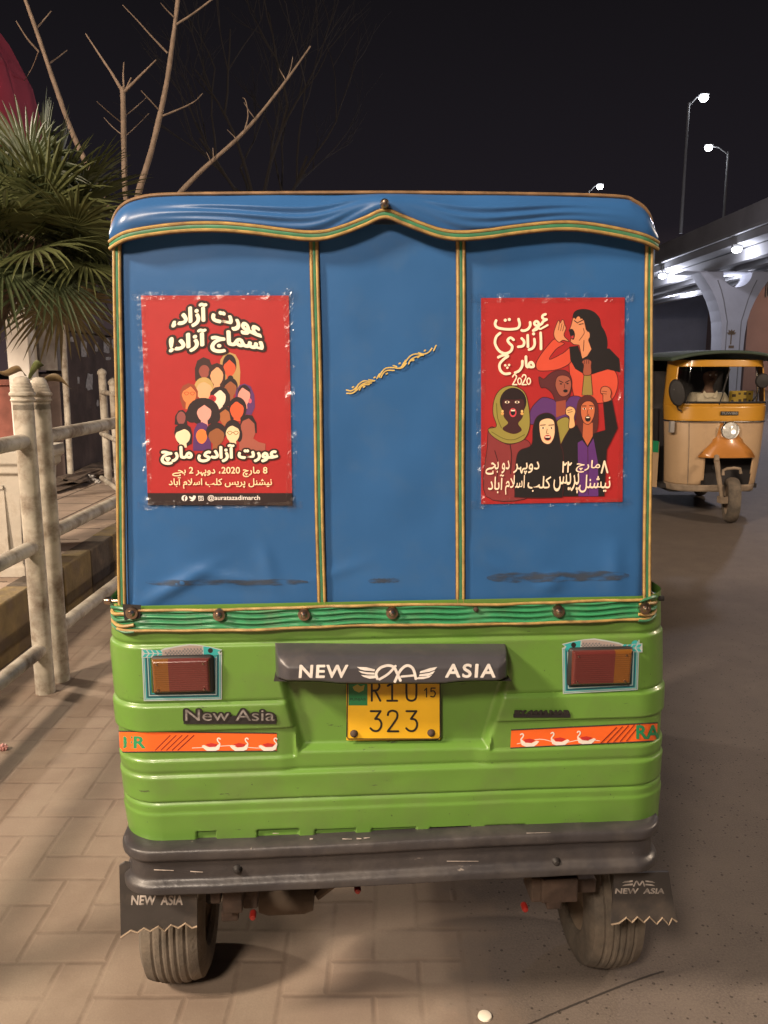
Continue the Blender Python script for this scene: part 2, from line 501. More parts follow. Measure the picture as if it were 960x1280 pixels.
for k in range(40):
    y0 = -2.1 + 0.50 * k
    kb.box((-2.14 + random.uniform(-.006, .006), y0, 0.175), (0.16, 0.492, 0.35 + random.uniform(0, .008)), mi=k % 2)
tag(kb.build('kerb', [m_kd, m_ky], bevel=0.012), kind='structure')

# ================================================================== AUTO RICKSHAW (the subject)
m_green = M('green_body_paint', (0.118, 0.250, 0.040), 0.38, var=0.08, nscale=3, bump=0.09, bscale=9, coat=0.25,
            dirt=((0.115, 0.125, 0.060), 0.55), dscale=5, dlo=0.47, dhi=0.78, chips=((.045, .05, .03), 14, .665))
m_blue = M('blue_canvas_vinyl', (0.027, 0.108, 0.285), 0.46, var=0.09, nscale=3, bump=0.16, bscale=7, spec=0.32, dirt=((0.055, 0.12, 0.23), 0.35), dscale=9, chips=((.10, .17, .27), 16, .72))
m_bluef = M('blue_flap_vinyl', (0.027, 0.100, 0.265), 0.34, var=0.09, nscale=4, bump=0.16, bscale=9, spec=0.5)
m_gold = M('gold_piping', (0.36, 0.235, 0.080), 0.45, var=0.3, nscale=40, dirt=((0.12, 0.05, 0.03), 0.7), dscale=25)
m_brown = M('brown_trim_edge', (0.085, 0.045, 0.025), 0.5, var=0.3, nscale=40)
m_tgreen = M('green_trim_vinyl', (0.042, 0.185, 0.090), 0.42, var=0.2, nscale=30, dirt=((0.09, 0.10, 0.05), 0.5), dscale=22)
m_belt = M('green_belt_vinyl', (0.035, 0.225, 0.095), 0.36, var=0.15, nscale=18, dirt=((0.13, 0.15, 0.08), 0.5), dscale=14)
m_rivet = M('rivet_steel', (0.40, 0.30, 0.23), 0.28, metal=1.0, var=0.2, nscale=60)
m_grey = M('dark_grey_plastic', (0.058, 0.056, 0.064), 0.34, var=0.10, nscale=10, dirt=((0.15, 0.125, 0.105), 0.5), dscale=9, bump=0.04, bscale=60)
m_bump = M('scuffed_bumper_steel', (0.040, 0.037, 0.040), 0.36, var=0.2, nscale=10, dirt=((0.095, 0.082, 0.074), 0.55), dscale=11, bump=0.12, bscale=50, dlo=0.45, chips=((.24, .21, .19), 10, .675))
m_rubber = M('dusty_tyre_rubber', (0.085, 0.072, 0.058), 0.9, var=0.2, nscale=20, dirt=((0.19, 0.152, 0.115), 0.85), dscale=9, bump=0.25, bscale=120, dlo=0.36, dhi=.66)
m_black = M('black_rubber', (0.018, 0.016, 0.016), 0.6)
m_flap = M('mudflap_rubber', (0.042, 0.037, 0.035), 0.6, var=0.2, dirt=((0.14, 0.11, 0.085), 0.6), dscale=10)
m_rust = M('rusty_steel', (0.060, 0.038, 0.028), 0.8, var=0.4, nscale=25, dirt=((0.12, 0.085, 0.06), 0.6), bump=0.3, bscale=60)
m_dust = M('dusty_metal', (0.27, 0.205, 0.145), 0.8, var=0.25, nscale=14)
m_under = M('dark_underside', (0.028, 0.024, 0.022), 0.85, var=0.2)
m_white = M('white_lettering', (0.74, 0.70, 0.66), 0.5, var=0.12, nscale=60)
m_seat = M('seat_vinyl', (0.10, 0.03, 0.03), 0.5)
m_redl = M('red_marker_plastic', (0.28, 0.02, 0.015), 0.3)
m_lamp_red = M('tail_light_red', (0.105, 0.022, 0.020), 0.22, var=0.1, coat=0.5)
m_lamp_or = M('tail_light_amber', (0.16, 0.060, 0.012), 0.22, var=0.1, coat=0.5)
m_yplate = M('plate_yellow', (0.80, 0.46, 0.018), 0.45, var=0.06, dirt=((0.45, 0.27, 0.05), 0.35))
m_ink = M('black_lettering', (0.016, 0.014, 0.013), 0.5)
m_stk_o = M('sticker_orange', (0.83, 0.135, 0.022), 0.38, var=0.06)
m_stk_g = M('sticker_green', (0.02, 0.24, 0.10), 0.4)
m_stk_t = M('sticker_teal', (0.035, 0.36, 0.36), 0.4, var=0.1)
m_stk_l = M('sticker_pale', (0.40, 0.46, 0.45), 0.4)
m_stk_d = M('sticker_navy', (0.02, 0.075, 0.11), 0.4)
m_stk_m = M('sticker_maroon', (0.16, 0.012, 0.012), 0.4)
m_stk_r = M('sticker_red', (0.50, 0.03, 0.03), 0.4)
m_stk_s = M('sticker_scale_grey', (0.33, 0.27, 0.25), 0.4)
m_stk_w = M('sticker_white', (0.78, 0.72, 0.66), 0.4)

rk = thing('auto_rickshaw', 'large green and blue auto rickshaw with two red posters on its rear canvas', 'auto rickshaw',
           (0.02, 1.65, 0), R(3.4))

def sstep(a, b, x):
    t = max(0.0, min(1.0, (x - a) / (b - a))) if b != a else float(x > a)
    return t * t * (3 - 2 * t)
def upath(hw, y0, rc, Ln, s):
    """rounded U seen from above, from the left side round the tail to the right side; s in 0..1 -> point, outward normal"""
    a = Ln; c = math.pi / 2 * rc; w = 2 * (hw - rc); T = 2 * a + 2 * c + w; d = s * T
    if d < a: return (-hw, y0 + rc + (a - d)), (-1, 0)
    d -= a
    if d < c:
        an = math.pi + d / rc
        return (-hw + rc + rc * math.cos(an), y0 + rc + rc * math.sin(an)), (math.cos(an), math.sin(an))
    d -= c
    if d < w: return (-hw + rc + d, y0), (0, -1)
    d -= w
    if d < c:
        an = 1.5 * math.pi + d / rc
        return (hw - rc + rc * math.cos(an), y0 + rc + rc * math.sin(an)), (math.cos(an), math.sin(an))
    d -= c
    return (hw, y0 + rc + d), (1, 0)
def usamples(hw, rc, Ln, nside, ncorner, nrear):
    c = math.pi / 2 * rc; w = 2 * (hw - rc); T = 2 * Ln + 2 * c + w; cuts = [0]
    for k, seg, n in ((0, Ln, nside), (1, c, ncorner), (2, w, nrear), (3, c, ncorner), (4, Ln, nside)):
        b = cuts[-1]
        cuts += [b + seg / T * (i + 1) / n for i in range(n)]
    return cuts
def zc(v_l, v_r, u_l=145, u_r=822): return 0.5 * (pv(u_l, v_l).z + pv(u_r, v_r).z)

# ---- lower body shell, one continuous sheet with its pressed creases, plate recess and vent slots
Z_TOP, Z_BOT = 1.135, 0.560
z1, z2, z3a, z3b, z4, z5a, z5b = zc(806, 797), zc(881, 867), zc(910, 901), zc(944, 936), zc(966, 954), zc(996, 987), zc(1008, 999)
rec = [pv(u, v) for u, v in ((347, 846), (640, 842), (611, 936), (373, 941))]
rec = [(p.x, p.z) for p in rec]
slots = []
for (ul, ur, vt) in ((246, 272, 1035), (321, 375, 1033), (393, 445, 1032), (464, 520, 1031), (536, 588, 1030), (605, 655, 1028), (703, 727, 1025)):
    a, b = pv(ul, vt), pv(ur, vt)
    slots.append((a.x, b.x, a.z))
def body_off(x, z, rear):
    d = 0.003 * (1 - sstep(z1 - .004, z1 + .004, z)) - 0.004 * math.exp(-((z - z1 - .004) / .004) ** 2)
    side = max(sstep(0.19, 0.235, abs(x)), 1 - sstep(z4, z4 + .006, z)) if rear else 1.0
    d += side * (0.0045 * (1 - sstep(z2 - .003, z2 + .004, z)) - 0.003 * math.exp(-((z - z2 - .005) / .004) ** 2))
    inband = (sstep(-.196, -.202, x) if x < 0 else sstep(.232, .238, x)) if rear else 1.0
    d -= inband * 0.0055 * (sstep(z3b - .003, z3b + .001, z) - sstep(z3a - .001, z3a + .003, z))
    d += 0.0036 * (1 - sstep(z4 - .003, z4 + .004, z)) - 0.0025 * math.exp(-((z - z4 - .006) / .005) ** 2)
    d += -0.0045 * math.exp(-((z - z5a) / .0035) ** 2) + 0.003 * (1 - sstep(z5b - .003, z5b + .003, z))
    if rear:
        best = 1e9
        for i in range(4):
            ax, az = rec[i]; bx, bz = rec[(i + 1) % 4]
            nx, nz = (bz - az), -(bx - ax); ln = math.hypot(nx, nz)
            dd = ((x - ax) * nx + (z - az) * nz) / ln
            best = min(best, dd)
        rc_ = sstep(0.0, 0.018, best)
        d = d * (1 - rc_) - 0.018 * rc_
        for a, b, zt in slots:
            e = min(x - a, b - x, zt - z)
            d -= 0.0075 * sstep(0, 0.003, e)
    return d
HWB, RCB, LB = 0.614, 0.085, 1.55
def body_tp(z): return 1.0 - 0.022 * (Z_TOP - z) + 0.018 * math.sin(math.pi * max(0, min(1, (Z_TOP - z) / 0.56)))
def body_cx(z): return 0.017 + 0.036 * (Z_TOP - z)
ss = usamples(HWB, RCB, LB, 14, 12, 330)
zs = [Z_BOT + (Z_TOP - Z_BOT) * k / 190 for k in range(191)]
vs, fs = [], []
for z in zs:
    taper = body_tp(z)
    for s in ss:
        (x, y), (nx, ny) = upath(HWB * taper, 0.0, RCB, LB, s)
        x += body_cx(z)
        d = body_off(x, z, y < 0.05)
        dm = (1 - sstep(z4 - .03, z4, z)) if y < .05 else 1.0
        d += dm * (0.0022 * noise.noise(Vector((x * 5, y * 5, z * 9))) + 0.0009 * noise.noise(Vector((x * 16, y * 9 + 4, z * 20))))
        vs.append((x + nx * d, y + ny * d, z))
n = len(ss)
fs = [(j * n + i, j * n + i + 1, (j + 1) * n + i + 1, (j + 1) * n + i) for j in range(len(zs) - 1) for i in range(n - 1)]
b = MB(); b.add(vs, fs)
body = b.build('body', m_green, rk, smooth=60, fix=False)
# floor pan, wheel housings, cab front
b = MB()
b.box((0.012, 1.0, 0.50), (1.06, 1.7, 0.14)); b.box((0.012, 0.42, 0.60), (1.0, 0.72, 0.07))
b.box((0.012, 0.75, 0.85), (1.04, 0.03, 0.52))
b.build('floor_pan', m_under, rk, smooth=0, bevel=0.01)
def nose(u, v):
    an = math.pi * u
    z = 0.36 + 0.72 * v
    w = 0.50 + 0.06 * math.sin(v * math.pi)
    d = 0.52 * (1 - 0.35 * v)
    return Vector((0.012 + w * math.cos(an) * (1 - 0.25 * math.sin(an)), 1.68 + d * math.sin(an), z))
b = MB(); b.grid(nose, 28, 12); b.build('front_cowl', m_green, rk)
b = MB(); b.box((0.012, 0.95, 0.80), (1.0, 0.42, 0.12)); b.box((0.012, 0.80, 1.08), (1.0, 0.10, 0.46)); b.box((0.012, 1.62, 0.80), (0.46, 0.34, 0.10))
b.build('seat', m_seat, rk, bevel=0.03)
for sx in (-1, 1):
    b = MB(); b.tube([(0.012 + sx * .54, 1.70, 1.05), (0.012 + sx * .53, 1.76, 1.86)], 0.016); b.build('door_post', m_black, rk)
m_glass = bpy.data.materials.new('window_glass'); m_glass.use_nodes = True
N, L = m_glass.node_tree.nodes, m_glass.node_tree.links
N.clear(); o_ = N.new('ShaderNodeOutputMaterial'); mx_ = N.new('ShaderNodeMixShader'); tr_ = N.new('ShaderNodeBsdfTransparent'); gl_ = N.new('ShaderNodeBsdfGlossy'); fr_ = N.new('ShaderNodeFresnel')
tr_.inputs[0].default_value = (0.86, 0.88, 0.87, 1); gl_.inputs['Roughness'].default_value = 0.03
L.new(fr_.outputs[0], mx_.inputs[0]); L.new(tr_.outputs[0], mx_.inputs[1]); L.new(gl_.outputs[0], mx_.inputs[2]); L.new(mx_.outputs[0], o_.inputs[0])
b = MB(); b.box((0.012, 1.78, 1.46), (1.0, 0.006, 0.72), Matrix.Rotation(R(-4), 3, 'X')); b.build('windscreen', m_glass, rk, smooth=0)

# ---- canvas hood: rear wall with its rounded corners and short side curtains
def canvas_w(x, z):
    """folds of the canvas, kept flat where the posters are stuck"""
    p1 = max(abs(x + 0.36) - 0.185, abs(z - 1.55) - 0.25); p2 = max(abs(x - 0.375) - 0.18, abs(z - 1.55) - 0.25)
    m = sstep(0.0, 0.07, min(p1, p2))
    w = 0.0035 * noise.noise(Vector((x * 3.2, 0, z * 2.4))) + 0.0022 * noise.noise(Vector((x * 9 + z * 5, 3, z * 7 - x * 3)))
    for cx, cz, sx, sz, rot, am in ((-0.44, 1.175, .075, .014, .5, .0075), (-0.33, 1.19, .07, .012, -.25, .005), (0.36, 1.165, .03, .02, .2, .006),
                                    (-0.25, 1.22, .015, .05, .3, .004), (0.50, 1.20, .02, .06, .1, .004), (0.25, 1.2, .05, .012, -.5, .003), (-.1, 1.2, .06, .012, .3, .002)):
        dx, dz = x - cx, z - cz
        a = dx * math.cos(rot) + dz * math.sin(rot); c = -dx * math.sin(rot) + dz * math.cos(rot)
        w += am * math.exp(-(a / sx) ** 2 - (c / sz) ** 2)
    return m * w
b = MB()
CH0, CH1, RCC = 0.565, 0.548, 0.028
ss2 = usamples(0.57, RCC, 0.85, 8, 8, 150)
def canvas(i, j, nz=110):
    z = 1.105 + (1.905 - 1.105) * j / nz
    hw = CH0 + (CH1 - CH0) * (z - 1.12) / 0.78
    (x, y), (nx, ny) = upath(hw, cloth_y(z), RCC, 0.85, ss2[i])
    x += 0.012
    w = canvas_w(x, z) if ny < -0.9 else 0.002 * noise.noise(Vector((y * 6, 5, z * 4)))
    return Vector((x + nx * w, y + ny * w, z))
nn = len(ss2)
b.add([canvas(i, j) for j in range(111) for i in range(nn)], [(j * nn + i, j * nn + i + 1, (j + 1) * nn + i + 1, (j + 1) * nn + i) for j in range(110) for i in range(nn - 1)])
hood = b.build('canvas_hood', m_blue, rk, smooth=60, fix=False)

# ---- roof and scalloped flap
TOP = [(133, 304), (133, 286), (137, 268), (150, 254), (172, 245), (205, 241), (300, 239.5), (480, 238.5), (640, 240), (770, 243), (798, 250), (815, 264), (823, 284), (826, 306)]
SCAL = [(134, 299), (160, 289), (200, 282), (240, 278.5), (280, 278.5), (320, 282), (355, 286.5), (385, 289.5), (408, 288), (432, 281), (456, 271.5), (480, 262),
        (503, 269.5), (527, 279), (552, 287), (577, 289.5), (610, 287), (645, 282), (690, 277.5), (725, 278), (765, 284), (800, 292), (825, 301)]
FY = -0.004
topc = [pv(u, v, FY) for u, v in TOP]
top_s = catmull(topc, 8)
scal_l = [pv(u, v, FY - 0.004) for u, v in SCAL]
scal_s = catmull(scal_l, 6)
def by_x(curve, x):
    for a, c in zip(curve, curve[1:]):
        if a.x <= x <= c.x: return a.lerp(c, (x - a.x) / max(1e-9, c.x - a.x))
    return curve[0] if x < curve[0].x else curve[-1]
xl, xr = scal_s[0].x, scal_s[-1].x
def flap(u, v):
    u2 = 0.5 - 0.5 * math.cos(math.pi * u)
    u = 0.5 * u + 0.5 * u2
    x = xl + (xr - xl) * u
    lo = by_x(scal_s, x); 
    xt = max(topc[1].x + 0.0005, min(topc[-2].x - 0.0005, x * 0.997))
    hi = by_x(top_s, xt)
    z = hi.z + (lo.z - hi.z) * v
    y = FY + 0.02 * (1 - v) ** 3 - 0.010 * math.sin(v * math.pi * 0.75)
    xx = abs(x - 0.01)
    fold = 0.0
    for k, (dz, am, wd) in enumerate(((0.35, .010, .10), (0.62, .008, .09), (0.85, .007, .10))):
        c = dz + (0.12 - 0.5 * min(1, xx / 0.42)) * (0.4 - dz) * 1.3
        c2 = dz * (1 - 0.55 * math.exp(-(xx / 0.12) ** 2)) + 0.10 * math.sin(min(xx / 0.45, 1) * math.pi) 
        amp = .42 * am * sstep(0.0, 0.10, xx) * (1 - sstep(0.24, 0.52, xx))
        fold += amp * (math.exp(-((v - c2) / wd) ** 2) - 0.75 * math.exp(-((v - c2 - 1.5 * wd) / wd) ** 2))
    y -= fold + 0.003 * noise.noise(Vector((x * 7, 9, z * 16)))
    e = max(0, (abs(x - 0.012) - 0.50) / 0.07)
    y += 0.05 * min(1.2, e) ** 2.2
    return Vector((x, y, z))
b = MB(); b.grid(flap, 150, 36)
b.build('roof_flap', m_bluef, rk, smooth=70, fix=False)
b = MB()
def roof(u, v):
    i = u * (len(top_s) - 1); k = min(int(i), len(top_s) - 2)
    p = top_s[k].lerp(top_s[k + 1], i - k)
    return Vector((p.x, FY + 0.02 + 1.82 * v + 0.05 * max(0, abs(p.x - .012) - .5) / .07 * (1 - v), p.z + 0.02 * math.sin(v * math.pi)))
b.grid(roof, 60, 12); b.build('roof', m_blue, rk, smooth=60)
# piping along the top edge and the two golden lines and green ribbon of the scallop
def edge_y(p, k=0.0):
    e = max(0, (abs(p.x - 0.012) - 0.50) / 0.07)
    return Vector((p.x, p.y + k + 0.05 * min(1.2, e) ** 2.2, p.z))
b = MB(); b.tube([edge_y(p, 0.016) for p in top_s], 0.0036, 8); b.build('roof_piping', M('worn_brown_piping', (.20, .115, .055), .5, var=.4, nscale=30), rk)
def ribbon_trim(name, up_pts, lo_pts, proud):
    """green ribbon between two golden pipings"""
    r = MB(); n_ = len(up_pts)
    vs_ = []
    for a, c in zip(up_pts, lo_pts):
        for t in (0.0, 0.25, 0.5, 0.75, 1.0):
            p = a.lerp(c, t); vs_.append(Vector((p.x, p.y - proud - 0.0035 * math.sin(t * math.pi), p.z)))
    r.add(vs_, [(i * 5 + k, i * 5 + k + 1, i * 5 + k + 6, i * 5 + k + 5) for i in range(n_ - 1) for k in range(4)])
    rb = r.build(name, m_tgreen, rk, smooth=60)
    for P in (up_pts, lo_pts):
        other = lo_pts if P is up_pts else up_pts
        C_ = [p.lerp(c, .14) for p, c in zip(P, other)]
        q = MB(); q.tube([Vector((p.x, p.y - proud - .0015, p.z)) for p in C_], 0.0034, 8); q.build('piping', m_gold, rb)
        q = MB(); q.tube([Vector((p.x, p.y - proud, p.z)) for p in P], 0.0022, 8); q.build('edging', m_brown, rb)
sc_up = [edge_y(p, -0.002) for p in scal_s]
sc_lo = [Vector((p.x, p.y, p.z - 0.0175)) for p in sc_up]
ribbon_trim('scalloped_trim', sc_up, sc_lo, 0.004)
b = MB(); b.add([p + Vector((0, .001, .001)) for p in sc_lo] + [Vector((p.x, cloth_y(p.z) + .004 + max(0, p.y), p.z + .01)) for p in sc_lo],
               [(i, i + 1, i + 1 + len(sc_lo), i + len(sc_lo)) for i in range(len(sc_lo) - 1)])
b.build('flap_lining', m_black, rk, smooth=0)
# roof button
pb = pv(481, 254, FY - 0.022)
b = MB(); b.lathe([(0.0001, -.010), (.005, -.009), (.008, -.004), (.009, 0), (.009, .012)], pb, 'Y', 16); b.build('button', m_rivet, rk)
# upright ribbons
for ul, ur, vt, ulb, urb, vb in ((387.5, 397.5, 286, 397.5, 407, 754), (571, 581, 286, 570, 580, 753), (141.5, 151, 292, 148.5, 157.5, 756), (807.5, 816, 292, 804, 813, 751)):
    A, B = [], []
    for k in range(25):
        t = k / 24; wob = 0.5 * math.sin(t * 9 + ul)
        A.append(pc(ul + (ulb - ul) * t + wob, vt + (vb - vt) * t, 0.0035)); B.append(pc(ur + (urb - ur) * t + wob, vt + (vb - vt) * t, 0.0035))
    ribbon_trim('upright_trim', A, B, 0.0)

# ---- green belt with rivets, wraps the corners
zb0, zb1 = zc(787, 774), zc(759, 752)
rivets = [(165, 766), (274, 768.5), (380, 768), (490, 766), (698, 764), (806, 760)]
rx = [pv(u, v, -.012).x for u, v in rivets] + [pv(595, 762, -.012).x]
ssb = usamples(0.588, 0.05, 0.80, 10, 10, 220)
def belt(u, v):
    i = min(len(ssb) - 1, round(u * (len(ssb) - 1)))
    (x, y), (nx, ny) = upath(0.588, -0.004, 0.05, 0.80, ssb[i])
    x += 0.012
    z = zb0 + (zb1 - zb0) * v
    pin = 1 - 0.8 * sum(math.exp(-((x - r) / 0.035) ** 2) for r in rx) * (1 if ny < -.5 else 0)
    ph = v * 3.6 + 0.35 * math.sin(x * 19) * 0.35 + 0.12 * math.sin(x * 43 + 1)
    d = 0.0036 * pin * math.sin(ph * 2 * math.pi) + 0.003
    z += 0.0018 * math.sin(x * 11 + 2)
    return Vector((x + nx * d, y + ny * d, z))
b = MB(); b.grid(belt, len(ssb) - 1, 28); blt = b.build('belt', m_belt, rk, smooth=70, fix=False)
for v, rr in ((0.0, .0032), (1.0, .0032)):
    q = MB(); q.tube([belt(k / 240, v) + Vector((0, -.003, 0)) for k in range(241)], rr, 8); q.build('piping', m_gold, blt)
for sgn in (-1, 1):                                     # golden cords wound round the corners
    q = MB()
    for k in range(5):
        z = zb0 + (zb1 - zb0) * (k + .1) / 4.0
        P = []
        for i in range(13):
            (x, y), (nx, ny) = upath(0.590, -0.004, 0.05, 0.2, 0.0)
            an = math.pi + i / 12 * math.pi / 2
            P.append(Vector((0.012 + sgn * (0.590 - 0.05 + -0.056 * math.cos(an)) , 0.046 + 0.056 * math.sin(an), z + .003 * math.sin(i * .5 + k))))
        q.tube(P, 0.0036, 6, mi=1 - k % 2)
    q.build('corner_cord', [m_gold, m_tgreen], rk)
for u, v in rivets:
    p = pv(u, v, -.012)
    q = MB(); q.lathe([(0.0001, -.015), (.004, -.014), (.0065, -.010), (.0075, -.006), (.0125, -.005), (.0135, -.001), (.0135, .006)], p, 'Y', 18)
    q.build('rivet', m_rivet, rk)
p = pv(595, 762, -.010); q = MB(); q.lathe([(0.001, -.004), (.005, -.002), (.006, .004)], p, 'Y', 10); q.build('torn_rivet_hole', m_rust, rk)
q = MB()
for u, v in ((165, 766),):
    p = pv(u, v, -.010); q.poly([(p.x - .018, p.y - .002, p.z + .02), (p.x + .02, p.y - .002, p.z + .017), (p.x + .016, p.y - .002, p.z - .012), (p.x - .016, p.y - .002, p.z - .015)])
q.build('corner_patch', m_black, rk)
p0 = pv(136, 751, 0.03)
b = MB(); b.tube([p0, p0 + Vector((.05, .0, 0))], .004); b.lathe([(.0001, -.01), (.007, -.008), (.009, 0), (.007, .006)], p0, 'X', 12); b.build('side_hook', m_rivet, rk)
p0 = pv(826, 748, 0.03)
b = MB(); b.tube([p0, p0 + Vector((-.05, .0, 0))], .004); b.lathe([(.0001, -.006), (.006, -.004), (.006, .006)], p0, 'X', 12); b.build('side_hook', m_black, rk)

# ---- wavy golden doodle painted on the middle panel
W = lambda x, y, h: pc(420 + x / 6.857, 400 + y / 6.857, h + 0.0035)
A_ = Art(W, 0.0)
m_doodle = M('golden_paint', (0.62, 0.44, 0.13), 0.4, var=0.2, nscale=80)
for pts in ([(90, 600), (130, 607), (168, 582), (200, 545), (240, 522), (290, 526), (332, 520)], [(92, 628), (140, 626), (182, 596), (212, 560), (250, 540), (302, 540)],
            [(200, 600), (215, 573), (240, 556), (285, 552)], [(165, 600), (185, 565)], [(350, 500), (372, 462)], [(370, 490), (392, 446), (430, 412), (490, 408), (545, 412), (582, 380), (612, 335), (650, 300), (700, 290), (748, 302)],
            [(386, 492), (405, 455), (440, 432), (498, 432)], [(490, 390), (520, 400)], [(560, 402), (596, 345)], [(545, 415), (575, 402), (602, 370)], [(622, 376), (640, 342), (680, 318), (742, 300)], [(708, 280), (750, 292), (795, 275), (822, 242)],
            [(836, 262), (858, 218)], [(640, 350), (668, 325)], [(280, 512), (330, 520)]):
    A_.stroke(pts, 11, m_doodle)
for x, y in ((145, 575), (435, 460), (545, 372), (663, 345), (762, 262), (240, 572), (330, 492), (705, 318)):
    A_.ell(x, y, 12, 7, m_doodle, 10, -.5)
A_.build('painted_squiggle', rk)

# ---- grey residue of old tape near the hem
m_res = bpy.data.materials.new('tape_residue'); m_res.use_nodes = True
N, L = m_res.node_tree.nodes, m_res.node_tree.links
pb_ = N['Principled BSDF']; pb_.inputs['Base Color'].default_value = (0.050, 0.058, 0.070, 1); pb_.inputs['Roughness'].default_value = 0.8
t_ = N.new('ShaderNodeTexCoord'); mpg = N.new('ShaderNodeMapping'); mpg.inputs['Scale'].default_value = (14, 14, 60); nz_ = N.new('ShaderNodeTexNoise'); nz_.inputs['Scale'].default_value = 1.6; nz_.inputs['Detail'].default_value = 7
r_ = N.new('ShaderNodeMapRange'); r_.inputs[1].default_value = 0.36; r_.inputs[2].default_value = 0.58; r_.inputs[4].default_value = 0.62
L.new(t_.outputs['Object'], mpg.inputs[0]); L.new(mpg.outputs[0], nz_.inputs['Vector']); L.new(nz_.outputs[0], r_.inputs[0]); L.new(r_.outputs[0], pb_.inputs['Alpha'])
for (u0, v0, u1, v1, hh) in ((182, 728, 385, 727, 8), (460, 726, 500, 725, 6), (608, 722, 786, 719, 13)):
    q = MB(); vs_ = []
    for k in range(25):
        t = k / 24; u = u0 + (u1 - u0) * t; v = v0 + (v1 - v0) * t; h2 = hh / 2 * (0.9 + .12 * math.sin(k * 1.7)) * min(1, t * 9 + .2, (1 - t) * 9 + .2)
        a, c = pc(u, v - h2, .0), pc(u, v + h2, .0)
        for p in (a, c):
            p.y -= canvas_w(p.x, p.z) + .0012
            vs_.append(p)
    q.add(vs_, [(2 * i, 2 * i + 1, 2 * i + 3, 2 * i + 2) for i in range(24)])
    q.build('tape_residue', m_res, rk, smooth=60, fix=False)

# ---- plastic bar over the number plate
VY = -0.070
vis_bot = [(338, 855), (372, 855), (398, 855.5), (416, 857), (432, 858), (545, 858), (560, 857), (580, 855), (610, 854.5), (643, 854.5)]
vb_c = catmull([pv(u, v, VY) for u, v in vis_bot], 5)
v_tl, v_tr = pv(341, 818, VY), pv(641, 818, VY)
def visor(u, v):
    x = v_tl.x + (v_tr.x - v_tl.x) * (0.5 - 0.5 * math.cos(math.pi * u) if False else u)
    zt = v_tl.z + (v_tr.z - v_tl.z) * u
    zb = by_x(vb_c, x).z
    z = zt + (zb - zt) * v
    e = min(x - v_tl.x, v_tr.x - x, (zt - z) * 1.0, (z - zb)); r = 0.014
    k = 1 - min(1, e / r)
    y = -0.078 * math.sqrt(max(0, 1 - k ** 2.4)) if k > 0 else -0.078
    sl = (x - v_tl.x) / (v_tr.x - v_tl.x) * (1 - (x - v_tl.x) / (v_tr.x - v_tl.x))
    b1 = 0.024 * (1 - sstep(0, .030, zt - z)); b2 = 0.020 * (1 - sstep(0, .034, min(x - v_tl.x, v_tr.x - x)))
    y += math.hypot(b1, b2) if k < 1 else 0
    return Vector((x, min(y, 0.004), z))
b = MB(); b.grid(visor, 200, 44)
vis = b.build('plate_visor', m_grey, rk, smooth=50, fix=False)
b = MB(); N_ = 60
b.add([visor(k / N_, 1.0) + Vector((0, .0, .001)) for k in range(N_ + 1)] + [Vector((visor(k / N_, 1.0).x, -0.066, visor(k / N_, 1).z + .004)) for k in range(N_ + 1)], [(i, i + 1, i + N_ + 2, i + N_ + 1) for i in range(N_)])
b.build('visor_underside', m_under, vis, smooth=0)
VA = Art(lambda x, y, h: pv(330 + x / 2.909, 790 + y / 2.909, -0.0786 - h), 0.0)
VA.text('NEW', 128, 121, 305, 166, m_white, offset=0.028, spacing=1.12, shear=0.06)
VA.text('ASIA', 660, 117, 840, 165, m_white, offset=0.028, spacing=1.18, shear=0.06)
for pts in ([(338, 127), (372, 128), (404, 136), (402, 143), (366, 140), (350, 136)], [(343, 141), (372, 146), (402, 148), (402, 155), (374, 154), (354, 149)], [(352, 156), (378, 158), (406, 158), (412, 167), (384, 170), (362, 163)],
            [(630, 127), (604, 131), (568, 143), (566, 150), (600, 145), (620, 138)], [(622, 141), (600, 149), (566, 154), (563, 161), (596, 160), (614, 152)], [(612, 156), (588, 162), (560, 164), (548, 172), (580, 171), (600, 166)]):
    VA.poly(pts, m_white)
VA.stroke([(412, 170), (408, 150), (424, 130), (450, 122), (472, 128), (484, 150), (496, 176)], 10, m_white)
VA.stroke([(420, 172), (452, 152), (478, 124)], 9, m_white)
VA.stroke([(476, 180), (496, 140), (520, 122), (542, 134), (552, 170)], 10, m_white)
VA.stroke([(500, 162), (546, 158)], 8, m_white, smooth=False)
VA.build('visor_lettering', vis)

# ---- number plate
PY = 0.008
pl_q = [pv(u, v, PY) for u, v in ((433, 846), (550, 846), (550, 924), (433, 925))]
b = MB(); b.prism(pl_q, (0, -0.003, 0)); b.build('number_plate', m_yplate, rk, smooth=0, bevel=0.002)
plate = scene.objects['number_plate']
PA = Art(lambda x, y, h: pv(330 + x / 2.909, 790 + y / 2.909, PY - 0.0035 - h), 0.0)
m_tagg = M('plate_green', (0.02, 0.20, 0.07), 0.45); m_taggd = M('plate_gold', (0.45, 0.40, 0.08), 0.45)
PA.rect(307, 160, 376, 267, m_tagg)
PA.poly([(322, 200), (340, 190), (352, 198), (366, 192), (362, 212), (345, 220), (328, 212)], m_taggd)
PA.text('PUNJAB', 313, 240, 370, 252, m_ink)
def dig(pts_list, w=7.5):
    for p in pts_list: PA.stroke(p, w, m_ink, smooth=len(p) > 4)
dig([[(392, 180), (392, 250)], [(392, 183), (412, 183), (420, 196), (412, 211), (394, 214)], [(404, 214), (423, 250)]])
dig([[(466, 186), (466, 250)], [(448, 250), (484, 250)], [(450, 196), (466, 186)]])
dig([[(518, 184), (518, 226), (522, 244), (536, 250), (550, 244), (554, 226), (554, 184)]])
dig([[(591, 205), (591, 236)], [(584, 212), (591, 205)]], 4.5)
